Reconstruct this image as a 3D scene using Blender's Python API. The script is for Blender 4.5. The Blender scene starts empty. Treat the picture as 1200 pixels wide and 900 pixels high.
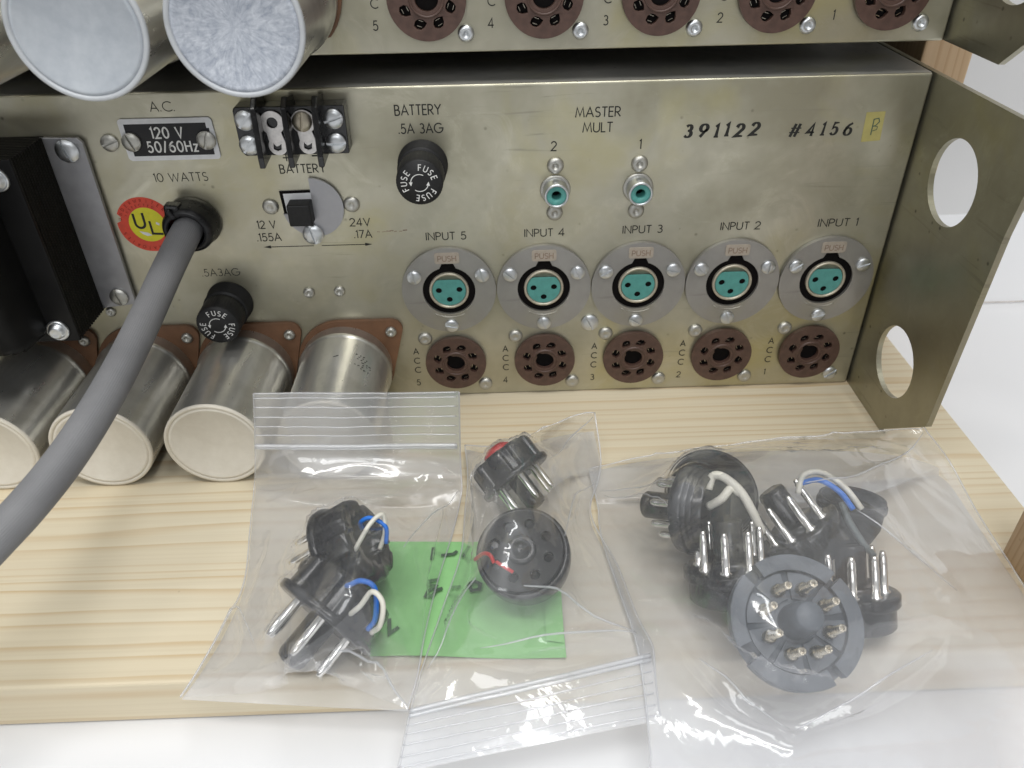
import bpy, bmesh, math, random
from mathutils import Matrix, Vector, noise
from mathutils.geometry import tessellate_polygon
PI = math.pi
random.seed(7)
S = 0.001                      # everything below is written in millimetres
scene = bpy.context.scene
COL = scene.collection

# ------------------------------------------------------------------ camera, light, exposure
cam_d = bpy.data.cameras.new('camera')
cam = bpy.data.objects.new('camera', cam_d); COL.objects.link(cam)
cam.location = (17.397*S, -253.669*S, 184.277*S)
cam.rotation_euler = (math.radians(54.66955), math.radians(0.92344), math.radians(-1.76325))
cam_d.sensor_width = 36.0; cam_d.lens = 36.0*912.51/1200.0
cam_d.clip_start = 0.01; cam_d.clip_end = 20
cam_d.dof.use_dof = True; cam_d.dof.focus_distance = 0.245; cam_d.dof.aperture_fstop = 22
scene.camera = cam

world = bpy.data.worlds.new('World'); scene.world = world; world.use_nodes = True
wn = world.node_tree.nodes; wl = world.node_tree.links
bg = wn['Background']
tc = wn.new('ShaderNodeTexCoord'); sp = wn.new('ShaderNodeSeparateXYZ'); wl.new(tc.outputs['Generated'], sp.inputs[0])
rmp = wn.new('ShaderNodeValToRGB'); mr = wn.new('ShaderNodeMapRange')
mr.inputs[1].default_value = -1; mr.inputs[2].default_value = 1
wl.new(sp.outputs['Z'], mr.inputs[0]); wl.new(mr.outputs[0], rmp.inputs[0])
rmp.color_ramp.elements[0].position = 0.42; rmp.color_ramp.elements[0].color = (0.22, 0.21, 0.20, 1)
rmp.color_ramp.elements[1].position = 0.95; rmp.color_ramp.elements[1].color = (0.95, 0.98, 1.0, 1)
wl.new(rmp.outputs[0], bg.inputs[0]); bg.inputs[1].default_value = 0.62

def area(name, loc, target, sx, sy, watts, color):
    ld = bpy.data.lights.new(name, 'AREA'); ld.shape = 'RECTANGLE'; ld.size = sx; ld.size_y = sy
    ld.energy = watts; ld.color = color
    o = bpy.data.objects.new(name, ld); COL.objects.link(o); o.location = loc
    d = Vector(target) - Vector(loc); o.rotation_euler = d.to_track_quat('-Z', 'Y').to_euler()
area('ceiling_light', (-0.10, -0.55, 1.5), (0.0, -0.05, 0.0), 1.3, 0.16, 11, (1.0, 0.985, 0.96))
area('ceiling_light', (0.25, 0.05, 1.5), (0.0, -0.05, 0.0), 1.3, 0.16, 8, (0.98, 0.99, 1.0))
area('window_light', (-0.15, -1.5, 1.0), (0.0, -0.05, 0.03), 1.0, 0.55, 8, (0.97, 0.985, 1.0))
scene.view_settings.view_transform = 'Standard'; scene.view_settings.look = 'None'
scene.view_settings.exposure = 0.0; scene.view_settings.gamma = 1.0
scene.cycles.max_bounces = 16; scene.cycles.transparent_max_bounces = 32; scene.cycles.use_denoising = True
scene.cycles.glossy_bounces = 6; scene.cycles.diffuse_bounces = 4
scene.cycles.caustics_reflective = False; scene.cycles.caustics_refractive = False

# ------------------------------------------------------------------ materials
class NT:
    def __init__(s, name):
        s.m = bpy.data.materials.new(name); s.m.use_nodes = True
        s.t = s.m.node_tree; s.p = s.t.nodes['Principled BSDF']; s.out = s.t.nodes['Material Output']
        s.tc = s.n('ShaderNodeTexCoord')
    def n(s, k, **kw):
        x = s.t.nodes.new(k)
        for a, b in kw.items(): setattr(x, a, b)
        return x
    def l(s, a, b): s.t.links.new(a, b)
    def mapping(s, scale, which='Object', rot=(0, 0, 0)):
        m = s.n('ShaderNodeMapping'); m.inputs['Scale'].default_value = scale; m.inputs['Rotation'].default_value = rot
        s.l(s.tc.outputs[which], m.inputs[0]); return m.outputs[0]
    def noise(s, vec, scale, detail=3, rough=.55, dist=0):
        x = s.n('ShaderNodeTexNoise'); x.inputs['Scale'].default_value = scale; x.inputs['Detail'].default_value = detail
        x.inputs['Roughness'].default_value = rough; x.inputs['Distortion'].default_value = dist
        if vec is not None: s.l(vec, x.inputs['Vector'])
        return x.outputs['Fac']
    def ramp(s, fac, stops, interp='LINEAR'):
        r = s.n('ShaderNodeValToRGB'); cr = r.color_ramp; cr.interpolation = interp
        while len(cr.elements) < len(stops): cr.elements.new(.5)
        for e, (p, c) in zip(cr.elements, stops):
            e.position = p; e.color = (*c, 1) if not isinstance(c, (int, float)) else (c, c, c, 1)
        s.l(fac, r.inputs[0]); return r.outputs[0]
    def mix(s, fac, a, b, mode='MIX'):
        m = s.n('ShaderNodeMix'); m.data_type = 'RGBA'; m.blend_type = mode
        for v, i in ((fac, 0), (a, 6), (b, 7)):
            if hasattr(v, 'links') or hasattr(v, 'is_linked'): s.l(v, m.inputs[i])
            elif i == 0: m.inputs[0].default_value = v
            else: m.inputs[i].default_value = (*v, 1)
        return m.outputs[2]
    def bump(s, h, strength, dist=.0003, normal=None):
        b = s.n('ShaderNodeBump'); b.inputs['Strength'].default_value = strength; b.inputs['Distance'].default_value = dist
        s.l(h, b.inputs['Height'])
        if normal is not None: s.l(normal, b.inputs['Normal'])
        s.l(b.outputs[0], s.p.inputs['Normal']); return b.outputs[0]
    def set(s, **kw):
        for k, v in kw.items():
            k = {'base': 'Base Color', 'metal': 'Metallic', 'rough': 'Roughness', 'spec': 'Specular IOR Level', 'coat': 'Coat Weight', 'aniso': 'Anisotropic', 'sss': 'Subsurface Weight'}.get(k, k)
            i = s.p.inputs[k]
            if hasattr(v, 'is_linked'): s.l(v, i)
            elif isinstance(v, tuple): i.default_value = (*v, 1)
            else: i.default_value = v
        return s

def simple(name, base, rough=.5, metal=0., spec=.5, var=.12, scale=400, bump=.0):
    t = NT(name); f = t.noise(t.mapping((1, 1, 1)), scale, 4)
    a = tuple(c*(1-var) for c in base); b = tuple(min(1, c*(1+var)) for c in base)
    t.set(base=t.ramp(f, [(.3, a), (.7, b)]), metal=metal, spec=spec,
          rough=t.ramp(f, [(.3, max(0, rough-.06)), (.7, min(1, rough+.06))]))
    if bump: t.bump(t.noise(t.mapping((1, 1, 1)), scale*3, 3), bump)
    return t.m

def plated(name, c1, c2, c3, metal, rough):
    t = NT(name); v = t.mapping((1, 1, 1))
    big = t.noise(v, 14, 5, .6); mid = t.noise(v, 70, 5, .6, .5); fine = t.noise(t.mapping((60, 300, 900)), 3, 3)
    col = t.ramp(big, [(.36, tuple(c*.90 for c in c1)), (.5, c2), (.64, c3)])
    col = t.mix(t.ramp(mid, [(.45, 0.), (.75, .45)]), col, tuple(c*.78 for c in c2))
    col = t.mix(t.ramp(t.noise(v, 26, 3, .5, 1.0), [(.56, 0.), (.70, .32)]), col, (c3[0]*1.08, c3[1]*1.06, c3[2]*.72))
    spots = t.n('ShaderNodeTexVoronoi'); spots.inputs['Scale'].default_value = 210; t.l(v, spots.inputs['Vector'])
    spf = t.noise(v, 55, 2)
    mask = t.mix(1., t.ramp(spots.outputs['Distance'], [(.06, 1.), (.16, 0.)]), t.ramp(spf, [(.56, 0.), (.64, 1.)]), 'MULTIPLY')
    col = t.mix(mask, col, tuple(c*.42 for c in c1))
    scr = t.noise(t.mapping((9, 9, 240)), 1.0, 4, .7, 2.); scm = t.noise(v, 22, 2)
    sm_ = t.mix(1., t.ramp(scr, [(.60, 0.), (.66, .6)]), t.ramp(scm, [(.5, 0.), (.62, 1.)]), 'MULTIPLY')
    col = t.mix(sm_, col, tuple(c*.62 for c in c2))
    blot = t.noise(v, 38, 6, .75, 1.4)
    col = t.mix(t.ramp(blot, [(.55, 0.), (.72, .38)]), col, tuple(c*1.25 for c in c2))
    t.set(base=col, metal=metal, rough=t.ramp(blot, [(.3, rough+.10), (.7, rough-.08)]))
    t.bump(fine, .05, .0001)
    return t.m

M = {}
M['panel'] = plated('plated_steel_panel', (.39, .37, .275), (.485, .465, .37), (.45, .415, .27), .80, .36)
M['side'] = plated('plated_steel_shaded', (.33, .315, .235), (.39, .37, .28), (.35, .325, .225), .86, .38)  # same plating as the panel, the ear's shade put in as darker colour
M['dark_steel'] = plated('dull_steel', (.40, .40, .37), (.50, .49, .45), (.44, .43, .38), .6, .5)
M['edge'] = simple('bare_plated_edge', (.62, .60, .42), .35, .9)
M['nickel'] = plated('satin_nickel', (.31, .305, .285), (.37, .36, .34), (.34, .325, .30), .72, .40)
M['zinc'] = simple('zinc_screw_metal', (.60, .62, .635), .36, 1., var=.04, scale=150)
M['dull_zinc'] = simple('dull_rivet_metal', (.46, .455, .42), .42, .9, var=.06, scale=200)
M['brass_screw'] = simple('dull_brass_metal', (.42, .38, .30), .42, .9, var=.1, scale=200)
M['tin'] = simple('tinned_terminal_metal', (.62, .60, .58), .36, .9, var=.18, scale=600)
M['pin'] = simple('nickel_pin_metal', (.80, .79, .76), .18, 1., var=.08, scale=600)
M['dull_pin'] = simple('tarnished_pin_metal', (.50, .46, .38), .28, 1., var=.2, scale=900)
M['black_gloss'] = simple('black_bakelite', (.012, .012, .013), .22, 0, .5, .2, 300)
M['black_matte'] = simple('black_matte_plastic', (.015, .015, .0155), .5, 0, .3, .25, 500, .05)
M['black_enamel'] = simple('black_enamel', (.008, .008, .008), .36, 0, .15, .35, 60, .02)
M['black_core'] = simple('black_varnished_core', (.014, .013, .011), .6, 0, .15, .3, 120, .05)
M['grey_bakelite'] = simple('slate_bakelite', (.088, .102, .120), .42, 0, .5, .18, 300, .05)
M['hole'] = simple('painted_cavity_shade', (.006, .005, .005), .8, 0, .1)  # near-black colour painted in for the shade inside openings
M['socket'] = simple('brown_bakelite', (.080, .044, .033), .42, 0, .5, .22, 400, .08)
M['wafer'] = simple('orange_brown_phenolic', (.175, .088, .046), .5, 0, .5, .2, 160, .05)
M['teal'] = simple('teal_insert_plastic', (.085, .30, .27), .42, 0, .5, .1, 500)
M['cream_shell'] = simple('worn_shell_metal', (.50, .46, .37), .40, .6, var=.15, scale=500)
M['tab'] = simple('worn_release_tab', (.44, .385, .32), .5, .4, var=.12, scale=500)
M['grey_plate'] = simple('brushed_grey_plate', (.36, .36, .375), .42, .6, var=.06, scale=300, bump=.02)
M['ink'] = simple('black_ink', (.022, .022, .020), .6, 0, .3, .3, 900)
M['white_ink'] = simple('white_ink', (.72, .72, .70), .6, 0, .3, .1, 900)
M['faded_ink'] = simple('faded_red_ink', (.27, .20, .155), .7, 0, .3, .3, 900)
M['dark_red_ink'] = simple('dark_red_ink', (.22, .015, .012), .6, 0, .3, .1, 900)
M['label_black'] = simple('black_label_print', (.010, .010, .012), .6, 0, .5, .2, 500)
M['label_white'] = simple('white_label', (.70, .71, .72), .4, 0, .5, .05, 500)
M['rim_pale'] = simple('rolled_pale_rim', (.50, .52, .54), .5, .2, var=.06, scale=200)
M['rim_cream'] = simple('rolled_cream_rim', (.62, .58, .495), .55, .0, var=.06, scale=200)
M['red'] = simple('red_sticker', (.62, .060, .030), .45, 0, .5, .12, 400)
M['yellow'] = simple('yellow_sticker', (.66, .62, .02), .45, 0, .5, .08, 400)
M['tape'] = simple('yellowed_tape', (.40, .35, .12), .35, 0, .5, .12, 200)
M['paper'] = simple('green_paper', (.29, .58, .24), .7, 0, .3, .06, 200)
M['marker'] = simple('marker_ink', (.08, .12, .08), .6, 0, .3)
M['wire_white'] = simple('white_wire_insulation', (.66, .64, .56), .45, 0, .5, .08, 500)
M['wire_blue'] = simple('blue_wire_insulation', (.02, .16, .60), .4, 0, .5, .08, 500)
M['wire_grey'] = simple('grey_wire_insulation', (.10, .12, .12), .4, 0, .5, .08, 500)
M['red_plastic'] = simple('red_plastic', (.50, .02, .02), .35)
M['strain'] = simple('black_nylon', (.011, .011, .012), .30, 0, .3, .2, 400)

def mat_cable():
    t = NT('grey_cable_jacket'); f = t.noise(t.mapping((1, 1, 1)), 60, 4)
    t.set(base=t.ramp(f, [(.3, (.175, .175, .18)), (.7, (.225, .225, .23))]), rough=.48, spec=.4); return t.m
M['cable'] = mat_cable()

def mat_can():
    t = NT('brushed_aluminium_can')
    v = t.mapping((30, 6, 30)); st = t.noise(v, 5, 5, .6, .6); fine = t.noise(t.mapping((400, 20, 400)), 6, 3)
    big = t.noise(t.mapping((1, 1, 1)), 30, 4, .6, 1.)
    col = t.ramp(st, [(.3, (.56, .555, .52)), (.5, (.66, .65, .61)), (.7, (.74, .73, .69))])
    col = t.mix(t.ramp(big, [(.5, 0.), (.72, .5)]), col, (.36, .35, .30))
    t.set(base=col, metal=.88, rough=t.ramp(st, [(.3, .34), (.7, .26)])); t.bump(fine, .02, .0001); return t.m
M['can'] = mat_can()

def mat_end(name, c1, c2, frost):
    t = NT(name); v = t.mapping((1, 1, 1))
    if frost:
        sx = t.n('ShaderNodeSeparateXYZ'); t.l(t.tc.outputs['Object'], sx.inputs[0])
        at = t.n('ShaderNodeMath', operation='ARCTAN2'); t.l(sx.outputs['X'], at.inputs[0]); t.l(sx.outputs['Z'], at.inputs[1])
        ln = t.n('ShaderNodeVectorMath', operation='LENGTH'); t.l(t.tc.outputs['Object'], ln.inputs[0])
        cb = t.n('ShaderNodeCombineXYZ')
        ms = t.n('ShaderNodeMath', operation='MULTIPLY'); ms.inputs[1].default_value = 6.0; t.l(at.outputs[0], ms.inputs[0])
        mr_ = t.n('ShaderNodeMath', operation='MULTIPLY'); mr_.inputs[1].default_value = 170.0; t.l(ln.outputs['Value'], mr_.inputs[0])
        t.l(ms.outputs[0], cb.inputs[0]); t.l(mr_.outputs[0], cb.inputs[1])
        a = t.noise(cb.outputs[0], 1.5, 6, .7, 1.2); b = t.noise(v, 330, 6, .75, 1.5)
        f = t.mix(.5, a, b)
        col = t.ramp(f, [(.36, c1), (.50, tuple((x+y)/2 for x, y in zip(c1, c2))), (.62, c2)])
    else:
        f = t.noise(v, 60, 6, .6, .8); g = t.noise(v, 420, 4, .6)
        col = t.mix(.35, t.ramp(f, [(.3, c1), (.68, c2)]), t.ramp(g, [(.3, c1), (.7, c2)]))
    t.set(base=col, rough=.55, spec=.4, metal=.0); t.bump(f, .06, .0002); return t.m
M['end_cream'] = mat_end('cream_end_seal', (.60, .56, .48), (.70, .665, .585), False)
M['end_frost'] = mat_end('frosted_end_seal', (.25, .28, .34), (.56, .59, .64), True)
M['end_pale'] = mat_end('pale_end_seal', (.33, .36, .40), (.47, .50, .53), False)

def mat_wood(name, light, dark, ring, warm=1.0, spacing=5.4):
    t = NT(name)
    s3 = t.n('ShaderNodeSeparateXYZ'); t.l(t.tc.outputs['Object'], s3.inputs[0])
    warp = t.noise(t.mapping((4.5, 22, 22)), 1.0, 3, .5); warp2 = t.noise(t.mapping((.8, 40, 40)), 1.0, 2, .5)
    def math_(op, a, b):
        m = t.n('ShaderNodeMath', operation=op)
        for i, x in enumerate((a, b)):
            if isinstance(x, (int, float)): m.inputs[i].default_value = x
            else: t.l(x, m.inputs[i])
        return m.outputs[0]
    y = math_('ADD', s3.outputs['Y'], math_('MULTIPLY', s3.outputs['Z'], .55))
    y = math_('ADD', y, math_('MULTIPLY', warp, .010)); y = math_('ADD', y, math_('MULTIPLY', warp2, .034))
    ph = math_('FRACT', math_('DIVIDE', y, spacing*.001), 0)
    ph2 = math_('FRACT', math_('DIVIDE', y, spacing*.00037), 0)
    rng = t.ramp(ph, [(0., 0.), (.62, .10), (.90, .95), (.95, 1.), (1., 0.)])
    rng2 = t.ramp(ph2, [(0., 0.), (.8, .25), (1., 0.)])
    streak = t.noise(t.mapping((6, 700, 700)), 1.0, 4, .6); big = t.noise(t.mapping((8, 30, 30)), 1.0, 3, .5)
    col = t.mix(t.ramp(big, [(.3, 0.), (.75, 1.)]), light, dark)
    amt = t.mix(1., rng, t.ramp(t.noise(t.mapping((10, 90, 90)), 1.0, 2), [(.25, .25), (.75, .95)]), 'MULTIPLY')
    col = t.mix(amt, col, ring); col = t.mix(t.mix(1., rng2, (.16, .16, .16), 'MULTIPLY'), col, tuple((a+b)/2 for a, b in zip(dark, ring)))
    col = t.mix(t.ramp(streak, [(.42, 0.), (.85, .22)]), col, tuple(c*.72 for c in ring))
    sp_ = t.n('ShaderNodeTexVoronoi'); sp_.inputs['Scale'].default_value = 45; t.l(t.tc.outputs['Object'], sp_.inputs['Vector'])
    col = t.mix(t.ramp(sp_.outputs['Distance'], [(.012, .7), (.03, 0.)]), col, tuple(c*.4 for c in ring))
    t.set(base=col, rough=t.ramp(streak, [(.3, .48), (.7, .6)]), spec=.35); t.bump(streak, .12, .0002); return t.m
M['pine'] = mat_wood('pale_pine', (.71, .64, .485), (.67, .58, .41), (.565, .42, .24))
M['pine_orange'] = mat_wood('orange_pine', (.58, .42, .26), (.52, .365, .215), (.42, .26, .135), spacing=3.2)

def mat_cloth(name, c):
    t = NT(name); v = t.mapping((1, 1, 1)); w = t.n('ShaderNodeTexWave'); w.inputs['Scale'].default_value = 900; t.l(v, w.inputs[0])
    f = t.noise(v, 6, 4); t.set(base=t.ramp(f, [(.3, tuple(x*.96 for x in c)), (.7, c)]), rough=.85, spec=.2)
    t.bump(w.outputs['Fac'], .05, .0002); return t.m
M['cloth'] = mat_cloth('white_table_cloth', (.76, .765, .78))
M['wall'] = mat_cloth('pale_backdrop_cloth', (.62, .62, .62))

def mat_film(name, haze, tint, bumpn, rough=.13):
    m = bpy.data.materials.new(name); m.use_nodes = True; t = m.node_tree; t.nodes.clear()
    n = t.nodes.new; L = t.links.new
    out = n('ShaderNodeOutputMaterial'); tcn = n('ShaderNodeTexCoord')
    tr = n('ShaderNodeBsdfTransparent'); tr.inputs[0].default_value = (*tint, 1)
    gl = n('ShaderNodeBsdfGlossy'); gl.inputs['Roughness'].default_value = rough; gl.inputs[0].default_value = (1, 1, 1, 1)
    gb = n('ShaderNodeBsdfGlossy'); gb.inputs['Roughness'].default_value = .42; gb.inputs[0].default_value = (.96, .98, 1, 1)
    df = n('ShaderNodeBsdfDiffuse'); df.inputs[0].default_value = (.93, .945, .97, 1)
    tl = n('ShaderNodeBsdfTranslucent'); tl.inputs[0].default_value = (.93, .945, .97, 1)
    nz = n('ShaderNodeTexNoise'); nz.inputs['Scale'].default_value = 55; nz.inputs['Detail'].default_value = 4; nz.inputs['Distortion'].default_value = .8
    L(tcn.outputs['Object'], nz.inputs['Vector'])
    nz2 = n('ShaderNodeTexNoise'); nz2.inputs['Scale'].default_value = 22; nz2.inputs['Detail'].default_value = 3; L(tcn.outputs['Object'], nz2.inputs['Vector'])
    bp = n('ShaderNodeBump'); bp.inputs['Strength'].default_value = bumpn; bp.inputs['Distance'].default_value = .0016
    L(nz.outputs['Fac'], bp.inputs['Height'])
    nz3 = n('ShaderNodeTexNoise'); nz3.inputs['Scale'].default_value = 95; nz3.inputs['Detail'].default_value = 2; nz3.inputs['Distortion'].default_value = .5
    L(tcn.outputs['Object'], nz3.inputs['Vector'])
    rr = n('ShaderNodeMath'); rr.operation = 'SUBTRACT'; L(nz3.outputs['Fac'], rr.inputs[0]); rr.inputs[1].default_value = .5
    ra = n('ShaderNodeMath'); ra.operation = 'ABSOLUTE'; L(rr.outputs[0], ra.inputs[0])
    bp2 = n('ShaderNodeBump'); bp2.inputs['Strength'].default_value = bumpn*.55; bp2.inputs['Distance'].default_value = -.0016
    L(ra.outputs[0], bp2.inputs['Height']); L(bp.outputs[0], bp2.inputs['Normal']); bp = bp2
    for s_ in (gl, gb): L(bp.outputs[0], s_.inputs['Normal'])
    geo = n('ShaderNodeNewGeometry'); dt = n('ShaderNodeVectorMath'); dt.operation = 'DOT_PRODUCT'
    L(bp.outputs[0], dt.inputs[0]); L(geo.outputs['Incoming'], dt.inputs[1])
    def mth(op, x, y):
        q = n('ShaderNodeMath'); q.operation = op; q.use_clamp = False
        for i_, z_ in enumerate((x, y)):
            if isinstance(z_, (int, float)): q.inputs[i_].default_value = z_
            elif z_ is not None: L(z_, q.inputs[i_])
        return q.outputs[0]
    cs = mth('ABSOLUTE', dt.outputs['Value'], None)
    sch = mth('POWER', mth('SUBTRACT', 1.0, cs), 5.0)          # Schlick reflectance of a thin sheet, both faces
    rf = mth('MINIMUM', mth('ADD', .09, mth('MULTIPLY', sch, .9)), 1.0)
    md = n('ShaderNodeMixShader'); md.inputs[0].default_value = .45; L(df.outputs[0], md.inputs[1]); L(tl.outputs[0], md.inputs[2])
    hz = n('ShaderNodeMapRange'); hz.inputs[1].default_value = .3; hz.inputs[2].default_value = .7
    hz.inputs[3].default_value = haze*.6; hz.inputs[4].default_value = haze*1.4; L(nz2.outputs['Fac'], hz.inputs[0])
    m1 = n('ShaderNodeMixShader'); L(hz.outputs[0], m1.inputs[0]); L(tr.outputs[0], m1.inputs[1]); L(md.outputs[0], m1.inputs[2])
    m2 = n('ShaderNodeMixShader'); L(rf, m2.inputs[0]); L(m1.outputs[0], m2.inputs[1])
    mg = n('ShaderNodeMixShader'); mg.inputs[0].default_value = .32; L(gl.outputs[0], mg.inputs[1]); L(gb.outputs[0], mg.inputs[2]); L(mg.outputs[0], m2.inputs[2])
    L(m2.outputs[0], out.inputs[0]); return m
M['film'] = mat_film('clear_polythene_film', .085, (.994, .993, .997), .26, .08)
M['film_cloudy'] = mat_film('cloudy_polythene_film', .125, (.994, .990, .994), .28, .10)
M['film_under'] = mat_film('polythene_film_underside', .44, (.994, .992, .996), .15)
M['seal'] = mat_film('white_zip_seal', .50, (.97, .97, .98), .1)
M['crease_highlight'] = mat_film('stretched_fold_highlight', .36, (.98, .98, .99), .05)  # haze of stretched folds, whitened to stand in for their highlights
M['seam'] = mat_film('heat_sealed_seam', .34, (.97, .97, .98), .1)

# ------------------------------------------------------------------ mesh helpers
class MB:
    """collects vertices and faces in millimetres"""
    def __init__(s): s.v = []; s.f = []; s.sm = []
    def add(s, vs, fs, mat=None, smooth=False):
        b = len(s.v)
        for p in vs:
            p = Vector(p)
            s.v.append(mat @ p if mat is not None else p)
        for f in fs: s.f.append([b+i for i in f]); s.sm.append(smooth)
        return s
    def box(s, x0, x1, y0, y1, z0, z1, mat=None):
        vs = [(x, y, z) for x in (x0, x1) for y in (y0, y1) for z in (z0, z1)]
        return s.add(vs, [(0, 1, 3, 2), (4, 6, 7, 5), (0, 4, 5, 1), (2, 3, 7, 6), (0, 2, 6, 4), (1, 5, 7, 3)], mat)
    def lathe(s, prof, mat=None, n=32, smooth=True, cap0=True, cap1=True, rad=None):
        vs = []; fs = []
        for r, h in prof:
            for i in range(n):
                a = 2*PI*i/n; rr = r*(rad(a) if rad else 1)
                vs.append((rr*math.cos(a), rr*math.sin(a), h))
        k = len(prof)
        for j in range(k-1):
            for i in range(n):
                i2 = (i+1) % n; fs.append((j*n+i, j*n+i2, (j+1)*n+i2, (j+1)*n+i))
        s.add(vs, fs, mat, smooth)
        b = len(s.v)-len(vs)
        if cap0: s.f.append([b+i for i in reversed(range(n))]); s.sm.append(False)
        if cap1: s.f.append([b+(k-1)*n+i for i in range(n)]); s.sm.append(False)
        return s
    def plate(s, outer, holes, h0, h1, mat=None):
        loops = [outer]+list(holes)
        allv = [p for l in loops for p in l]
        tris = tessellate_polygon([[Vector((p[0], p[1], 0)) for p in l] for l in loops])
        n = len(allv); vs = [(p[0], p[1], h1) for p in allv]+[(p[0], p[1], h0) for p in allv]
        fs = []
        for t in tris:
            a, b, c = [Vector(allv[i]) for i in t]
            cr = (b-a).x*(c-a).y-(b-a).y*(c-a).x
            t = tuple(t) if cr > 0 else tuple(reversed(t))
            fs.append(t); fs.append(tuple(n+i for i in reversed(t)))
        b0 = 0
        for li, l in enumerate(loops):
            area_ = sum(l[i][0]*l[(i+1) % len(l)][1]-l[(i+1) % len(l)][0]*l[i][1] for i in range(len(l)))
            ccw = area_ > 0
            for i in range(len(l)):
                j = (i+1) % len(l); q = (b0+i, b0+n+i, b0+n+j, b0+j)
                if (li == 0) == ccw: q = (b0+i, n+b0+i, n+b0+j, b0+j)
                else: q = tuple(reversed(q))
                fs.append(q)
            b0 += len(l)
        return s.add(vs, fs, mat)
    def tube(s, pts, r, n=10, mat=None, rad=None, caps=True):
        pts = [Vector(p) for p in pts]; vs = []; fs = []
        t0 = (pts[1]-pts[0]).normalized(); u = t0.orthogonal().normalized()
        for k, p in enumerate(pts):
            a = pts[max(k-1, 0)]; b = pts[min(k+1, len(pts)-1)]; t = (b-a).normalized()
            u = (u-t*u.dot(t)).normalized(); w = t.cross(u)
            rr = r[k] if isinstance(r, (list, tuple)) else r
            for i in range(n):
                an = 2*PI*i/n; q = rr*(rad(an) if rad else 1)
                vs.append(p+(u*math.cos(an)+w*math.sin(an))*q)
        for k in range(len(pts)-1):
            for i in range(n):
                i2 = (i+1) % n; fs.append((k*n+i, k*n+i2, (k+1)*n+i2, (k+1)*n+i))
        s.add(vs, fs, mat, True)
        b = len(s.v)-len(vs)
        if caps:
            s.f.append([b+i for i in reversed(range(n))]); s.sm.append(False)
            s.f.append([b+(len(pts)-1)*n+i for i in range(n)]); s.sm.append(False)
        return s
    def build(s, name, mat, parent=None, bevel=0, seg=2, origin=(0, 0, 0), label=None):
        me = bpy.data.meshes.new(name)
        o3 = Vector(origin)
        me.from_pydata([tuple((p-o3)*S) for p in s.v], [], s.f); me.polygons.foreach_set('use_smooth', s.sm)
        me.materials.append(mat); me.update()
        bm = bmesh.new(); bm.from_mesh(me); bmesh.ops.recalc_face_normals(bm, faces=bm.faces) if bevel >= 0 else None
        bm.to_mesh(me); bm.free()
        o = bpy.data.objects.new(name, me); COL.objects.link(o); o.location = o3*S
        if parent is not None: o.parent = parent
        if bevel > 0:
            b = o.modifiers.new('bevel', 'BEVEL'); b.width = bevel*S; b.segments = seg; b.limit_method = 'ANGLE'; b.angle_limit = math.radians(38)
            b.harden_normals = False
        if label: o['label'] = label
        return o

def frame(o, zax, xhint=(1, 0, 0)):
    z = Vector(zax).normalized(); x = Vector(xhint); x = (x-z*x.dot(z)).normalized(); y = z.cross(x)
    m = Matrix((x, y, z)).transposed().to_4x4(); m.translation = Vector(o); return m
def PM(x, z, h=0, rot=0):            # frame on the panel face: local x right, y up, z out of the panel
    return frame((x, -h, z), (0, -1, 0), (math.cos(rot), 0, math.sin(rot)))
def circle(r, n=32, cx=0, cy=0, a0=0): return [(cx+r*math.cos(a0+2*PI*i/n), cy+r*math.sin(a0+2*PI*i/n)) for i in range(n)]
def rrect(x0, x1, y0, y1, r, n=5):
    out = []
    for cx, cy, a in ((x1-r, y1-r, 0), (x0+r, y1-r, PI/2), (x0+r, y0+r, PI), (x1-r, y0+r, 1.5*PI)):
        out += [(cx+r*math.cos(a+PI/2*i/n), cy+r*math.sin(a+PI/2*i/n)) for i in range(n+1)]
    return out
def empty(name, loc, label, cat, group=None, rot=None, kind=None):
    o = bpy.data.objects.new(name, None); COL.objects.link(o); o.location = Vector(loc)*S
    o.empty_display_size = .01
    if rot is not None: o.rotation_euler = rot
    o['label'] = label; o['category'] = cat
    if group: o['group'] = group
    return o
def copy_tree(o, parent, loc=None):
    c = o.copy(); COL.objects.link(c); c.parent = parent
    if loc is not None: c.location = Vector(loc)*S
    for ch in list(o.children): copy_tree(ch, c)
    return c

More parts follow.
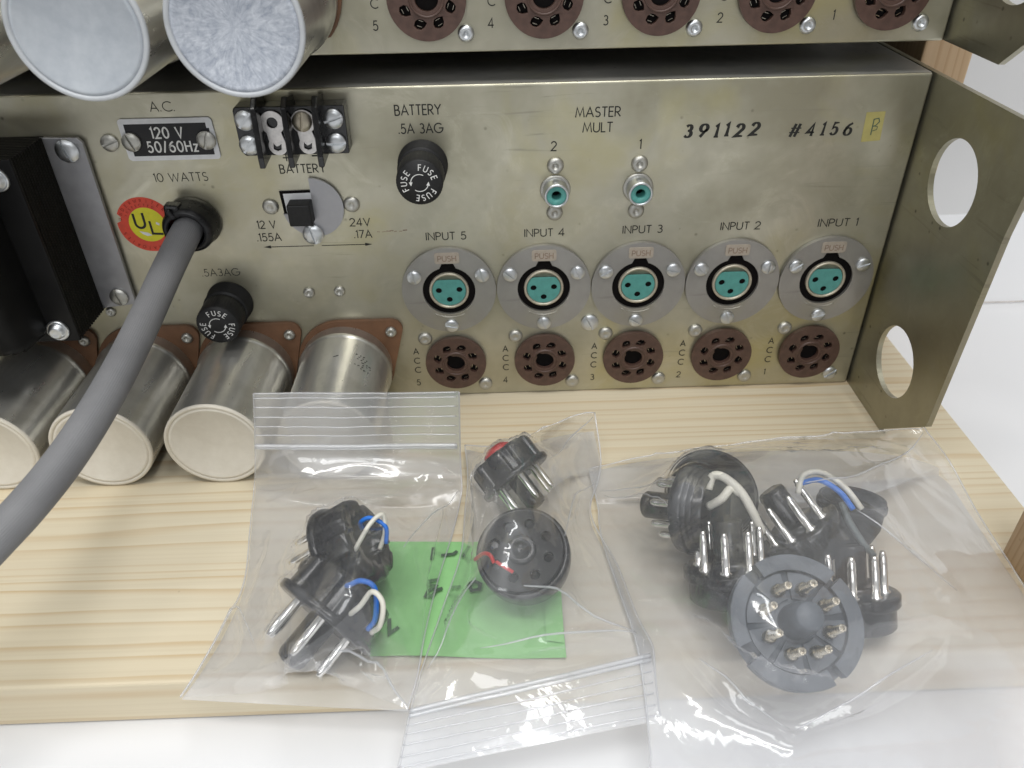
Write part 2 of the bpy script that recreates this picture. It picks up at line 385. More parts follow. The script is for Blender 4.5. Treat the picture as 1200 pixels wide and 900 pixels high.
# ------------------------------------------------------------------ drawn lettering
def _arc(cx, cy, rx, ry, a0, a1, n=10):
    return [(cx+rx*math.cos(math.radians(a0+(a1-a0)*i/n)), cy+ry*math.sin(math.radians(a0+(a1-a0)*i/n))) for i in range(n+1)]
G = {
 'A': (.76, [[(0, 0), (.38, 1), (.76, 0)], [(.14, .34), (.62, .34)]]),
 'B': (.52, [[(.26, .52), (0, .52)], [(0, 0), (0, 1), (.22, 1)]+_arc(.22, .76, .24, .24, 90, -90)+[(.26, .52)]+_arc(.26, .26, .26, .26, 90, -90)+[(0, 0)]]),
 'C': (.80, [_arc(.5, .5, .5, .5, 48, 312, 18)]),
 'D': (.70, [[(0, 0), (0, 1), (.2, 1)]+_arc(.2, .5, .5, .5, 90, -90, 14)+[(0, 0)]]),
 'E': (.44, [[(.44, 1), (0, 1), (0, 0), (.44, 0)], [(0, .53), (.41, .53)]]),
 'F': (.42, [[(.42, 1), (0, 1), (0, 0)], [(0, .53), (.39, .53)]]),
 'G': (.92, [_arc(.5, .5, .5, .5, 48, 360, 20)+[(.55, .5)]]),
 'H': (.60, [[(0, 0), (0, 1)], [(.6, 0), (.6, 1)], [(0, .52), (.6, .52)]]),
 'I': (.02, [[(0, 0), (0, 1)]]),
 'K': (.55, [[(0, 0), (0, 1)], [(.5, 1), (0, .45)], [(.15, .6), (.55, 0)]]),
 'L': (.40, [[(0, 1), (0, 0), (.40, 0)]]),
 'M': (.88, [[(0, 0), (.14, 1), (.44, .12), (.74, 1), (.88, 0)]]),
 'N': (.64, [[(0, 0), (0, 1), (.64, 0), (.64, 1)]]),
 'O': (1.0, [_arc(.5, .5, .5, .5, 0, 360, 24)]),
 'P': (.50, [[(0, 0), (0, 1), (.23, 1)]+_arc(.23, .73, .27, .27, 90, -90)+[(0, .46)]]),
 'R': (.54, [[(0, 0), (0, 1), (.23, 1)]+_arc(.23, .73, .27, .27, 90, -90)+[(0, .46)], [(.2, .46), (.54, 0)]]),
 'S': (.50, [_arc(.25, .75, .23, .25, 40, 270, 10)+_arc(.25, .25, .25, .25, 90, -140, 10)]),
 'T': (.52, [[(0, 1), (.52, 1)], [(.26, 1), (.26, 0)]]),
 'U': (.60, [[(0, 1), (0, .3)]+_arc(.3, .3, .3, .3, 180, 360, 12)+[(.6, 1)]]),
 'V': (.70, [[(0, 1), (.35, 0), (.70, 1)]]),
 'W': (1.10, [[(0, 1), (.28, 0), (.55, .9), (.82, 0), (1.10, 1)]]),
 'Y': (.66, [[(0, 1), (.33, .5), (.66, 1)], [(.33, .5), (.33, 0)]]),
 'z': (.42, [[(0, .66), (.42, .66), (0, 0), (.42, 0)]]),
 '0': (.60, [_arc(.3, .5, .3, .5, 0, 360, 22)]),
 '1': (.16, [[(0, .86), (.14, 1), (.14, 0)]]),
 '2': (.56, [_arc(.28, .72, .27, .28, 165, -30, 10)+[(0, 0), (.56, 0)]]),
 '3': (.54, [_arc(.26, .76, .22, .24, 140, -90, 9), _arc(.26, .27, .27, .27, 90, -140, 10)]),
 '4': (.60, [[(.44, 0), (.44, 1), (0, .26), (.60, .26)]]),
 '5': (.54, [[(.48, 1), (.14, 1), (.07, .56)]+_arc(.25, .32, .28, .32, 125, -145, 12)]),
 '6': (.58, [[(.50, .98), (.26, .84), (.08, .6), (.0, .34)]+_arc(.29, .30, .29, .30, 170, 530, 20)]),
 '7': (.54, [[(0, 1), (.54, 1), (.14, 0)]]),
 '8': (.54, [_arc(.27, .76, .22, .24, 0, 360, 16), _arc(.27, .27, .27, .27, 0, 360, 18)]),
 '9': (.58, [[(.12, 0), (.51, .56)]+_arc(.29, .70, .29, .30, -30, 330, 20)]),
 '.': (.05, [[(0, .0), (0, .09)]]), '-': (.4, [[(0, .45), (.4, .45)]]), '+': (.5, [[(0, .45), (.5, .45)], [(.25, .2), (.25, .7)]]),
 '/': (.34, [[(0, -.04), (.34, 1.04)]]), '#': (.9, [[(.12, 0), (.36, 1)], [(.52, 0), (.76, 1)], [(0, .32), (.84, .32)], [(.06, .68), (.9, .68)]]),
 ' ': (.28, []),
}
def ribbon(mb, pts, w, h, mat, nib=None):
    n = len(pts); L_ = []; R_ = []
    for i, p in enumerate(pts):
        a = pts[max(i-1, 0)]; b = pts[min(i+1, n-1)]
        d1 = Vector((p[0]-a[0], p[1]-a[1])); d2 = Vector((b[0]-p[0], b[1]-p[1]))
        if d1.length < 1e-9: d1 = d2
        if d2.length < 1e-9: d2 = d1
        d1.normalize(); d2.normalize(); t = d1+d2
        if t.length < 1e-6: t = d1
        t.normalize(); nn = Vector((-t.y, t.x)); k = 1/max(.45, nn.dot(Vector((-d1.y, d1.x))))
        ww = w/2
        if nib: ww *= nib+(1-nib)*abs(t.y)
        e = Vector((0, 0))
        if i == 0: e = -d2*w*.18
        if i == n-1: e = d1*w*.18
        L_.append((p[0]+nn.x*ww*k+e.x, p[1]+nn.y*ww*k+e.y, h)); R_.append((p[0]-nn.x*ww*k+e.x, p[1]-nn.y*ww*k+e.y, h))
    for i in range(n-1): mb.add([R_[i], R_[i+1], L_[i+1], L_[i]], [(0, 1, 2, 3)], mat)
def text_mb(mb, txt, hgt, mat, w=.135, gap=.20, width=None, shear=0, nib=None, h=.06, align='c', serif=False, jitter=0):
    adv = sum(G[c][0]+gap for c in txt)-gap
    sx = hgt if width is None else width/adv
    x = -adv/2*sx if align == 'c' else 0
    for c in txt:
        gw, strokes = G[c]; jy = random.uniform(-1, 1)*jitter*hgt
        for st in strokes:
            pts = [(x+px*sx+(py-.5)*hgt*shear, (py-.5)*hgt+jy) for px, py in st]
            ribbon(mb, pts, w*hgt, h+random.uniform(0, .004), mat, nib)
            if serif and c in '14#' and len(st) < 5 and abs(st[-1][0]-st[-2][0]) < .05:
                q = pts[-1]; ribbon(mb, [(q[0]-.16*hgt, q[1]), (q[0]+.16*hgt, q[1])], w*hgt*.5, h+.006, mat)
        x += (gw+gap)*sx
def text(parent, txt, x, z, hgt, width=None, mat='ink', h=.06, rot=0, **kw):
    mb = MB(); text_mb(mb, txt, hgt, PM(x, z, 0, rot), width=width, h=h, **kw)
    return mb.build('lettering', M[mat], parent, bevel=-1)

# ------------------------------------------------------------------ fixings
def screw_mb(R=2.7, H=1.5, sw=.75, sd=.8, mat=None, rot=0, n=14, dome=.45):
    """slotted pan head with a cut slot"""
    mb = MB(); m = (mat if mat is not None else Matrix()) @ Matrix.Rotation(rot, 4, 'Z')
    def top(x, y): r2 = (x*x+y*y)/(R*R); return H*(1-dome*r2*r2)
    xs = [-R*math.cos(PI/2*i/7*(1)) for i in range(8)]; xs = [x for x in xs if x < -sw/2-.05]+[-sw/2]
    for side in (1, -1):
        vs = []; fs = []
        for x in xs:
            c = math.sqrt(max(R*R-x*x, 0))
            for j in range(9):
                y = c*(-1+j/4); vs.append((side*x, y, top(x, y)))
        k = len(xs)
        for i in range(k-1):
            for j in range(8): fs.append((i*9+j, (i+1)*9+j, (i+1)*9+j+1, i*9+j+1))
        mb.add(vs, fs, m, True)
        x = xs[-1]; c = math.sqrt(R*R-x*x)
        w = []; 
        for j in range(9):
            y = c*(-1+j/4); w += [(side*x, y, top(x, y)), (side*x, y, H-sd)]
        mb.add(w, [(2*j, 2*j+1, 2*j+3, 2*j+2) for j in range(8)], m)
    c = math.sqrt(R*R-sw*sw/4)
    mb.add([(-sw/2, -c, H-sd), (sw/2, -c, H-sd), (sw/2, c, H-sd), (-sw/2, c, H-sd)], [(0, 1, 2, 3)], m)
    vs = []
    for i in range(40):
        a = 2*PI*i/40; x, y = R*math.cos(a), R*math.sin(a)
        vs += [(x, y, top(x, y) if abs(x) > sw/2 else H-sd), (x, y, 0)]
    mb.add(vs, [(2*i, 2*i+1, (2*i+3) % 80, (2*i+2) % 80) for i in range(40)], m, False)
    return mb
def screw(parent, x, z, R=2.7, H=1.5, h=0, rot=0, mat='zinc', name='screw', **kw):
    o = screw_mb(R, H, mat=PM(0, 0, 0), rot=rot, **kw).build(name, M[mat], parent, bevel=-1)
    o.location = Vector((x, -h, z))*S; return o
def rivet(parent, x, z, R=2.7, h=0, mat='dull_zinc', dimple=.5):
    k = R/2.7
    pr = [(2.7*k, 0), (2.7*k, .35), (2.45*k, .95), (1.9*k, 1.3), (1.2*k, 1.38), (.85*k, 1.3-dimple*.3), (.4*k, 1.2-dimple)]
    o = MB().lathe(pr, PM(0, 0, 0), 24, cap0=False).build('rivet', M[mat], parent)
    o.location = Vector((x, -h, z))*S; return o

# ================================================================== setting
def structure(o): o['kind'] = 'structure'; return o
def grid(nx, ny, fn):
    vs = [fn(i/nx, j/ny) for j in range(ny+1) for i in range(nx+1)]
    fs = [(j*(nx+1)+i, j*(nx+1)+i+1, (j+1)*(nx+1)+i+1, (j+1)*(nx+1)+i) for j in range(ny) for i in range(nx)]
    return vs, fs
def table_fn(u, v):
    x = -900+u*1800; y = -600+v*815
    z = -17.6 + 2.2*noise.noise(Vector((x*.012, y*.012, 3)))*(1 if y < -140 or y > 60 or x > 195 else .2)
    z += 1.6*math.exp(-((y-84-.05*(x-260)-2*math.sin(x*.03))/2.6)**2)        # soft fold of the cloth
    z += 1.2*math.exp(-((y+175+.03*x)/9)**2)
    return (x, y, min(z, -17.1) if -330 < x < 192 and -130 < y < 110 else z)
vs, fs = grid(220, 160, table_fn)
structure(MB().add(vs, fs, None, True).build('table_cloth', M['cloth'], bevel=-1))
M['hem'] = simple('brownish_hem_thread', (.56, .52, .49), .8, 0, .2, .15, 300)
structure(MB().tube([(150+k*12, 84+.05*(k*12-110)+2*math.sin((150+k*12)*.03)+1.5, -15.6+.5*math.sin(k)) for k in range(34)], .36, 8).build('cloth_edge', M['hem']))
def wall_fn(u, v):
    x = -900+u*1800; z = -19+v*900
    return (x, 215+5*math.sin(x*.013)*v+9*noise.noise(Vector((x*.014, z*.006, 0)))*min(1, v*4)-14*math.exp(-v*40), z)
vs, fs = grid(120, 60, wall_fn)
structure(MB().add(vs, fs, None, True).build('backdrop_cloth', M['wall'], bevel=-1))

# ================================================================== wooden stand
stand = empty('wooden_stand', (0, 0, 0), 'pale pine board with orange wooden uprights, standing under both metal mixer chassis', 'wooden stand')
def boardbox(x0, x1, y0, y1, z0, z1, name, mat, bev=.8):
    return MB().box(x0, x1, y0, y1, z0, z1).build(name, M[mat], stand, bevel=bev)
boardbox(-330, 189.2, -127, 96, -17, 0, 'base_board', 'pine')
def post(x0, x1, y0, y1, z1):
    mb = MB().box(0, z1, y0, y1, x0, x1)          # grain runs along local x, stood upright below
    o = mb.build('upright', M['pine_orange'], stand, bevel=.8)
    o.rotation_euler = (0, -PI/2, 0); return o
def upright(x0, x1, y0, y1, z1):
    w = x1-x0
    o = MB().box(0, z1-.1, y0, y1, -x1, -x0).build('upright', M['pine_orange'], stand, bevel=.8)
    o.rotation_euler = (0, -PI/2, 0); o.location = (0, 0, .1*S); return o
upright(170.7, 188.9, 34.2, 95.5, 330)
upright(170.7, 188.9, -126.5, -92.1, 330)

# ================================================================== parts shared by both chassis
def hole_loop(cx, cy, r, ang, n=8):           # socket hole: round with a pointed outer side
    out = []
    for i in range(n):
        a = 2*PI*i/n; k = 1.0 + (.38 if i == 0 else 0) + (.12 if i == n//2 else 0)
        out.append((cx+r*k*math.cos(a+ang), cy+r*k*math.sin(a+ang)))
    return out
def make_socket(parent, x, z):
    f = PM(0, 0, 0)
    holes = []
    for i in range(8):
        a = math.radians(22.5+45*i+3)
        holes.append(hole_loop(7.35*math.cos(a), 7.35*math.sin(a), 1.6, a+PI/2+.5))
    ctr = []
    for i in range(24):
        a = 2*PI*i/24; r = 3.5 if i not in (8, 9) else 4.5
        ctr.append((r*math.cos(a), r*math.sin(a)))
    o = MB().plate(circle(11.7, 56), holes+[ctr], .3, 2.1, f).build('accessory_socket', M['socket'], parent, bevel=.35)
    MB().lathe([(11.2, .02), (11.2, .28)], f, 40).build('socket_backing', M['hole'], o)
    ring = MB().lathe([(4.55, 2.1), (4.6, 2.45), (5.1, 2.5), (5.35, 2.1)], f, 36, cap0=False, cap1=False)
    ring.build('raised_ring', M['socket'], o)
    cl = MB()
    for i in range(8):
        a = math.radians(22.5+45*i+3)
        m = f @ Matrix.Translation((7.35*math.cos(a), 7.35*math.sin(a), 0)) @ Matrix.Rotation(a, 4, 'Z')
        cl.box(-.9, -.7, -.7, .7, .32, .6, m); cl.box(.7, .9, -.7, .7, .32, .6, m)
    cl.build('contact', M['dull_pin'], o, bevel=-1)
    o.location = Vector((x, 0, z))*S; return o
def cap_outline():
    pts = []
    r = 18.3
    def arcp(cx, cy, rr, a0, a1, n): return [(cx+rr*math.cos(math.radians(a0+(a1-a0)*i/n)), cy+rr*math.sin(math.radians(a0+(a1-a0)*i/n))) for i in range(n+1)]
    pts += arcp(18.6, 15.4, 4.2, -12, 92, 8)
    pts += arcp(0, 1.6, 18.1, 95, 190, 14)
    pts += arcp(-18.2, -11.4, 3.8, 170, 270, 8)
    pts += arcp(0, 0, 15.3, 262, 300, 4)
    pts += arcp(0, 0, 18.3, 318, 352, 6)
    return pts
def make_capacitor(parent, x, z, endmat, L=48.0, r=16.8, marks=0, name='capacitor'):
    f = PM(0, 0, 0)
    o = MB().lathe([(r+.5, 1.2), (r+.6, 6.2), (r+.95, 7.0), (r+.5, 7.9), (r, 8.6), (r, L-1.2), (r-.25, L-.5), (r-.6, L)], f, 72, cap0=False, cap1=False).build(name, M['can'], parent)
    MB().plate(cap_outline(), [], .05, 1.5, f).build('mounting_wafer', M['wafer'], o, bevel=.25)
    e = MB().lathe([(0.01, L-.45), (r-2.9, L-.45), (r-2.5, L-.1), (r-1.9, L-.12), (r-1.5, L-.5)], f, 72, cap0=False, cap1=False)
    MB().lathe([(r-1.55, L-.6), (r-1.3, L-.1), (r-.7, L+.1), (r-.2, L-.1), (r-.08, L-.9)], f, 72, cap0=False, cap1=False).build('rolled_rim', M['rim_cream' if endmat == 'end_cream' else 'rim_pale'], o)
    e = e.build('end_seal', M[endmat], o, origin=(0, -L, 0))
    rivet(o, 18.4, 14.6, 2.15, 1.5)
    rivet(o, -17.6, -11.6, 2.15, 1.5)
    if marks:
        mb = MB(); rr = r+.05
        def onc(a, h): a = math.radians(a); return (rr*math.cos(a), rr*math.sin(a), h)
        for k in range(marks):
            a = 52+random.uniform(-7, 7); h = 17+k*1.25; ln = random.uniform(3, 7)
            for q in range(3):
                aa = a-6+q*5; b = aa+random.uniform(1.5, 3.8)
                mb.add([onc(aa, h), onc(b, h), onc(b, h+random.uniform(.35, .9)), onc(aa, h+.3)], [(0, 1, 2, 3)], f)
        mb.add([onc(84, 20), onc(90, 21.0), onc(90, 21.5), onc(84, 20.6)], [(0, 1, 2, 3)], f)
        mb.build('stamped_marks', M['ink'], o, bevel=-1)
    o.location = Vector((x, 0, z))*S; return o

def chassis_shell(name, z0, label):
    ch = empty(name, (0, 0, z0), label, 'mixer chassis')
    MB().box(-325, 157.7, 0, 1.4, .15, 120).build('front_panel', M['panel'], ch, bevel=.9, seg=3)
    MB().box(-325, 157.7, 1.5, 170, 118.7, 119.95).build('top_cover', M['dark_steel'], ch, bevel=-1)
    MB().box(-325, 157.7, 1.5, 170, .2, 1.3).build('bottom_cover', M['dark_steel'], ch, bevel=-1)
    MB().box(-325, 157.7, 168.6, 169.9, 1.5, 118.5).build('rear_cover', M['dark_steel'], ch, bevel=-1)
    # right ear plate: local (a = -y towards the viewer, b = z), thickness along +x
    f = frame((158.4, 0, 0), (1, 0, 0), (0, -1, 0))
    f = Matrix(((0, 0, 1, 158.4), (-1, 0, 0, 0), (0, 1, 0, 0), (0, 0, 0, 1)))
    outer = [(-170, .1), (30.3, .1), (55.2, 21.0), (58.3, 91), (59.9, 103), (59.9, 120), (-170, 120)]
    holes = [circle(13.3, 48, 26.4, 93.8), circle(13.0, 48, 26.4, 27.7)]
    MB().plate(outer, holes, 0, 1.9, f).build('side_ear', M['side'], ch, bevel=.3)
    edge = MB()
    return ch

# ================================================================== lower chassis
low = chassis_shell('mixer_chassis', 0, 'lower gold plated metal chassis full of connectors, standing on the pine board')
# --- input connectors
def make_input(parent, x, z):
    f = PM(0, 0, 0)
    hl = []
    for i in range(60):
        a = 2*PI*i/60; dg = math.degrees(a)
        hl.append((9.6*math.cos(a), 9.6*math.sin(a)) if not (77 < dg < 103) else (9.6*math.cos(a)*1.04, 11.0))
    o = MB().plate(circle(17.15, 72), [hl], .1, 1.7, f).build('input_connector', M['nickel'], parent, bevel=.4, seg=2)
    MB().lathe([(10.2, .15), (11.6, .2), (11.6, .6)], f, 30).build('cavity_shade', M['hole'], o)
    sh = MB().lathe([(7.25, .5), (7.25, 1.5), (7.05, 1.75), (6.55, 1.75), (6.3, 1.5), (6.3, .85), (.02, .8)], f, 44, cap0=False, cap1=False)
    sh.build('shell', M['cream_shell'], o)
    pts = []
    for i in range(44):
        a = 2*PI*i/44; px, py = 6.1*math.cos(a), 6.1*math.sin(a)
        if py > 4.3: py = 4.3; px = max(-4.4, min(4.4, px))
        pts.append((px, py))
    hs = [circle(1.12, 14, q, w) for q, w in ((-3.75, .1), (3.75, .3), (0, -3.7))]
    MB().plate(pts, hs, .85, 1.35, f).build('insert', M['teal'], o, bevel=.1)
    hb = MB()
    for q, w in ((-3.75, .1), (3.75, .3), (0, -3.7)): hb.lathe([(1.3, .81), (1.3, .9)], f @ Matrix.Translation((q, w, 0)), 14)
    hb.build('pin_hole_shade', M['hole'], o)
    tb = MB().plate(rrect(-4.4, 4.4, 11.2, 15.4, .8), [], 1.5, 2.0, f).build('release_tab', M['tab'], o, bevel=.2)
    mb = MB(); text_mb(mb, 'PUSH', 2.0, f @ Matrix.Translation((0, 13.2, 0)), width=6.4, h=2.05, w=.16)
    mb.build('lettering', M['faded_ink'], tb, bevel=-1)
    lip = MB()                                              # faint embossed arc under the opening
    lip.tube([(10.9*math.cos(math.radians(a)), 10.9*math.sin(math.radians(a)), 1.68) for a in range(238, 304, 6)], .22, 6, f)
    lip.build('embossed_arc', M['nickel'], o)
    for (a, b) in ((-12.2, 6.1), (12.2, 6.2), (.1, -14.5)):
        s_ = screw(o, a, b, 2.55, 1.2, 1.7, random.uniform(0, PI), sw=.6, sd=.5)
    o.location = Vector((x, 0, z))*S; return o
for k in range(5): make_input(low, 34.6*k, 48.0)
for k, t in enumerate('54321'):
    text(low, 'INPUT '+t, .2+34.6*k, 69.0+.25*k, 2.75, width=13.9)
    sx = .7+34.5*k
    make_socket(low, sx, 16.3)
    rivet(low, sx-11.2, 27.1, 2.75, 0, dimple=.15)
    if t == '1': screw(low, sx+11, 5.4, 2.75, 1.3, 0, -.9)
    else: rivet(low, sx+11.1, 5.3, 2.75, 0, dimple=.15)
    for i, c in enumerate('ACC'): text(low, c, sx-15.2, 21.3-4.3*i, 2.5, w=.155)
    text(low, t, sx-15.4, 6.7, 2.6, w=.13)
screw(low, 52.2, 32.2, 3.3, 1.5, 0, .5)
# --- master mult jacks
def make_jack(parent, x, z):
    f = PM(0, 0, 0)
    o = MB().lathe([(5.2, 0), (5.2, .45), (4.9, .7), (4.3, .75)], f, 36).build('phono_jack', M['dull_zinc'], parent)
    MB().lathe([(4.25, .7), (4.2, 5.9), (4.0, 6.3), (3.55, 6.35), (3.3, 6.1), (3.3, 5.6)], f, 36, cap0=False, cap1=False).build('barrel', M['zinc'], o)
    MB().lathe([(3.35, 5.7), (1.75, 5.9), (1.6, 5.6), (1.6, 1.0)], f, 36, cap0=False, cap1=False).build('insulator', M['teal'], o)
    MB().lathe([(1.62, 1.0), (1.62, 1.1)], f, 20).build('centre_hole_shade', M['hole'], o)
    o.location = Vector((x, 0, z))*S
    rivet(parent, x-.1, z+8.4, 2.85, 0, dimple=.9); rivet(parent, x-.1, z-8.2, 2.85, 0, dimple=.6)
    return o
make_jack(low, 38.3, 84.9); make_jack(low, 66.5, 84.8)
text(low, 'MASTER', 51.7, 110.5, 3.0, width=14.4); text(low, 'MULT', 51.8, 105.6, 3.0, width=9.6)
text(low, '2', 37.6, 99.8, 3.0); text(low, '1', 66.2, 99.7, 3.0)
# --- stamped numbers and tape
text(low, '391122', 92.6, 103.6, 3.9, width=24.0, w=.31, gap=.72, shear=.13, nib=.42, serif=True, jitter=.05)
text(low, '#4156', 125.4, 103.0, 3.9, width=20.2, w=.25, gap=.72, shear=.13, nib=.42, serif=True, jitter=.05)
tp = MB().add([(139.2, -.06, 108.2), (145.4, -.06, 108.4), (145.9, -.09, 98.9), (139.6, -.06, 98.5), (142.6, -.16, 103.5)], [(0, 1, 4), (1, 2, 4), (2, 3, 4), (3, 0, 4)]).build('tape', M['tape'], low, bevel=-1)
mb = MB(); fr = PM(143.0, 103.6, 0, .1)
ribbon(mb, [(-1.0, -2.6), (-.6, 2.4)], .38, .22, fr); ribbon(mb, [(-.6, 2.4), (.9, 2.6), (1.3, 1.4), (.2, .3), (-.7, .1)], .34, .225, fr); ribbon(mb, [(-.4, .2), (.9, -.2), (.7, -1.1), (-.6, -1.4)], .24, .23, fr)
mb.build('handwritten_mark', M['marker'], tp, bevel=-1)
# --- AC rating plate
f = PM(-86.3, 105.4, 0, 0)
pl = MB().plate([(a-.03*b, b) for a, b in rrect(-14.9, 14.9, -6.75, 6.75, 1.3)], [], .05, .6, f).build('rating_plate', M['label_white'], low, bevel=.12)
bk = MB()
blk = [(-13.3, 5.1), (12.6, 5.1), (12.6, 3.4), (13.4, 3.4), (13.4, -3.6), (13.3, -3.6), (13.3, -5.2), (-12.6, -5.2), (-12.6, -3.3), (-13.3, -3.3)]
bk.plate(blk, [], .6, .64, f); bk.build('black_print', M['label_black'], pl, bevel=-1)
mb = MB(); text_mb(mb, '120 V', 3.3, f @ Matrix.Translation((-.3, 2.2, 0)), w=.16, width=10.0, h=.68, gap=.30)
text_mb(mb, '50/60Hz', 3.3, f @ Matrix.Translation((.4, -2.3, 0)), w=.16, width=16.0, h=.68, gap=.32); mb.build('lettering', M['white_ink'], pl, bevel=-1)
screw(pl, -98.4, 105.0, 3.0, 1.6, .6, .35, mat='dull_zinc'); screw(pl, -74.5, 105.0, 3.0, 1.6, .6, -.3, mat='dull_zinc')
screw(low, -105.7, 104.7, 2.8, 1.4, 0, 1.9, mat='dull_zinc')
text(low, 'A.C.', -86.2, 115.6, 2.9, width=7.6, w=.1); text(low, '10 WATTS', -86.2, 92.7, 2.8, width=17.6, w=.1)
# --- listing sticker
f = PM(-102.0, 76.3, 0, 0)
red = [(9.9*math.cos(a)*(1 if not 2.72 < a < 3.02 else (.86 if 2.78 < a < 2.98 else .94)), 9.9*math.sin(a)*(1 if not 2.72 < a < 3.02 else .9)) for a in [2*PI*i/72 for i in range(72)]]
st = MB().plate(red, [], .02, .09, f).build('listing_sticker', M['red'], low, bevel=-1)
MB().lathe([(6.2, .09), (6.2, .12)], f @ Matrix.Translation((.3, 0, 0)), 48).build('yellow_disc', M['yellow'], st, bevel=-1)
mb = MB(); ribbon(mb, [(-3.7, 4.0), (-3.7, .6)]+_arc(-2.1, .6, 1.6, 1.7, 180, 360, 10)+[(-.5, 4.2)], .85, .16, f)
ribbon(mb, [(1.2, 1.2), (1.2, -3.3), (4.6, -3.5)], .8, .17, f); mb.build('lettering', M['label_black'], st, bevel=-1)
mb = MB()
for txt, rr, hh, a0, a1 in (('UNDERWRITERS', 8.7, 1.0, 165, 25), ('LABORATORIES', 8.7, 1.0, 335, 200), ('INSPECTED', 7.1, .8, 150, 60)):
    for i, c in enumerate(txt):
        a = math.radians(a0+(a1-a0)*i/(len(txt)-1))
        text_mb(mb, c, hh, f @ Matrix.Translation((rr*math.cos(a), rr*math.sin(a), 0)) @ Matrix.Rotation(a-PI/2, 4, 'Z'), w=.16, h=.13)
mb.build('lettering', M['dark_red_ink'], st, bevel=-1)
MB().plate([(-3.2, -2.2), (-.4, -2.9), (.9, -3.9), (-.8, -4.1), (-2.2, -3.4)], [], .18, .2, f).build('torn_patch', M['label_white'], st, bevel=-1)
MB().plate([(3.4, 1.0), (4.4, .4), (4.2, -.4), (3.2, .2)], [], .18, .2, f).build('torn_patch', M['label_white'], st, bevel=-1)
# --- cord and its grommet
f = frame((-85.3, 0, 77.4), (0, -1, 0), (1, 0, 0))
gm = MB().lathe([(8.7, 0), (8.9, 1.2), (8.6, 3.0), (8.1, 4.2), (8.1, 8.0), (7.4, 9.6), (5.9, 10.2), (5.6, 9.6)], f, 40, cap1=False, rad=lambda a: 1+.035*math.cos(2*a+.6)).build('cord_grommet', M['strain'], low)
MB().box(-.9, .9, 5.4, 9.0, 4.0, 10.4, f @ Matrix.Rotation(.5, 4, 'Z')).build('clamp_ridge', M['strain'], gm, bevel=.4)
MB().box(-6.6, -1.6, 4.0, 8.6, 4.5, 9.2, f @ Matrix.Rotation(-.1, 4, 'Z')).build('clamp_jaw', M['strain'], gm, bevel=.9)
path = [(-85.3, 3, 77.6), (-85.4, -4, 77.6), (-86.7, -12, 75.1), (-89.3, -24, 69.7), (-91.4, -41, 63.6), (-92.4, -60, 59.4), (-94.0, -79, 55.7), (-96.6, -96, 52.6), (-100.5, -110, 50.0), (-105.6, -121, 47.3), (-112.6, -132, 43.0), (-128, -145, 30), (-150, -155, 8), (-172, -158, -9), (-215, -150, -11.5), (-300, -140, -11.5), (-420, -150, -11.5)]
def smooth_path(p, k=6):
    p = [Vector(q) for q in p]; out = []
    for i in range(len(p)-1):
        a = p[i-1] if i else 2*p[0]-p[1]; b = p[i]; c = p[i+1]; d = p[i+2] if i+2 < len(p) else 2*p[-1]-p[-2]
        for j in range(k):
            t = j/k; out.append(.5*((2*b)+(c-a)*t+(2*a-5*b+4*c-d)*t*t+(3*b-a-3*c+d)*t**3))
    return out+[p[-1]]
MB().tube(smooth_path(path), 4.85, 200, rad=lambda a: 1+.010*math.cos(50*a)).build('power_cord', M['cable'], low)
# --- fuse holders
def fuse(parent, x, z, angs):
    f = PM(0, 0, 0)
    o = MB().lathe([(8.3, 0), (8.3, .8), (8.0, 1.0), (7.95, 6.4), (7.5, 6.9), (6.6, 6.9), (6.6, 8.0)], f, 48, cap1=False).build('fuse_holder', M['black_matte'], parent)
    kn = MB().lathe([(6.7, 7.6), (7.35, 7.9), (7.45, 9.0), (7.4, 16.3), (7.0, 17.0), (.01, 17.0)], f, 144, cap0=True, cap1=False, rad=lambda a: 1+.006*math.cos(48*a)).build('knob', M['black_matte'], o)
    mb = MB()
    for c0 in angs:
        for i, c in enumerate('FUSE'):
            a = math.radians(c0+33-22*i)
            text_mb(mb, c, 1.85, f @ Matrix.Translation((4.95*math.cos(a), 4.95*math.sin(a), 0)) @ Matrix.Rotation(a-PI/2, 4, 'Z'), w=.15, h=17.06, width=None)
    for a0, a1 in ((62, 178), (236, 345)):
        ribbon(mb, [(2.75*math.cos(math.radians(a)), 2.75*math.sin(math.radians(a))) for a in range(a0, a1, 8)], .26, 17.06, f)
        e = math.radians(a1+4); p = Vector((2.75*math.cos(e), 2.75*math.sin(e))); t = Vector((-math.sin(e), math.cos(e))); nn = Vector((math.cos(e), math.sin(e)))
        q = [p+t*.9, p-t*.4+nn*.6, p-t*.4-nn*.6]; mb.add([(v.x, v.y, 17.06) for v in q], [(0, 1, 2)], f)
    mb.build('lettering', M['white_ink'], kn, bevel=-1)
    o.location = Vector((x, 0, z))*S; return o
fuse(low, -5.8, 94.9, (52, 172, 292)); fuse(low, -80.4, 45.4, (82, 205, 328))
text(low, 'BATTERY', -6.0, 112.6, 3.1, width=14.6); text(low, '.5A 3AG', -5.6, 106.7, 3.0, width=14.0)
text(low, '.5A3AG', -81.2, 57.4, 2.75, width=13.2, w=.1)
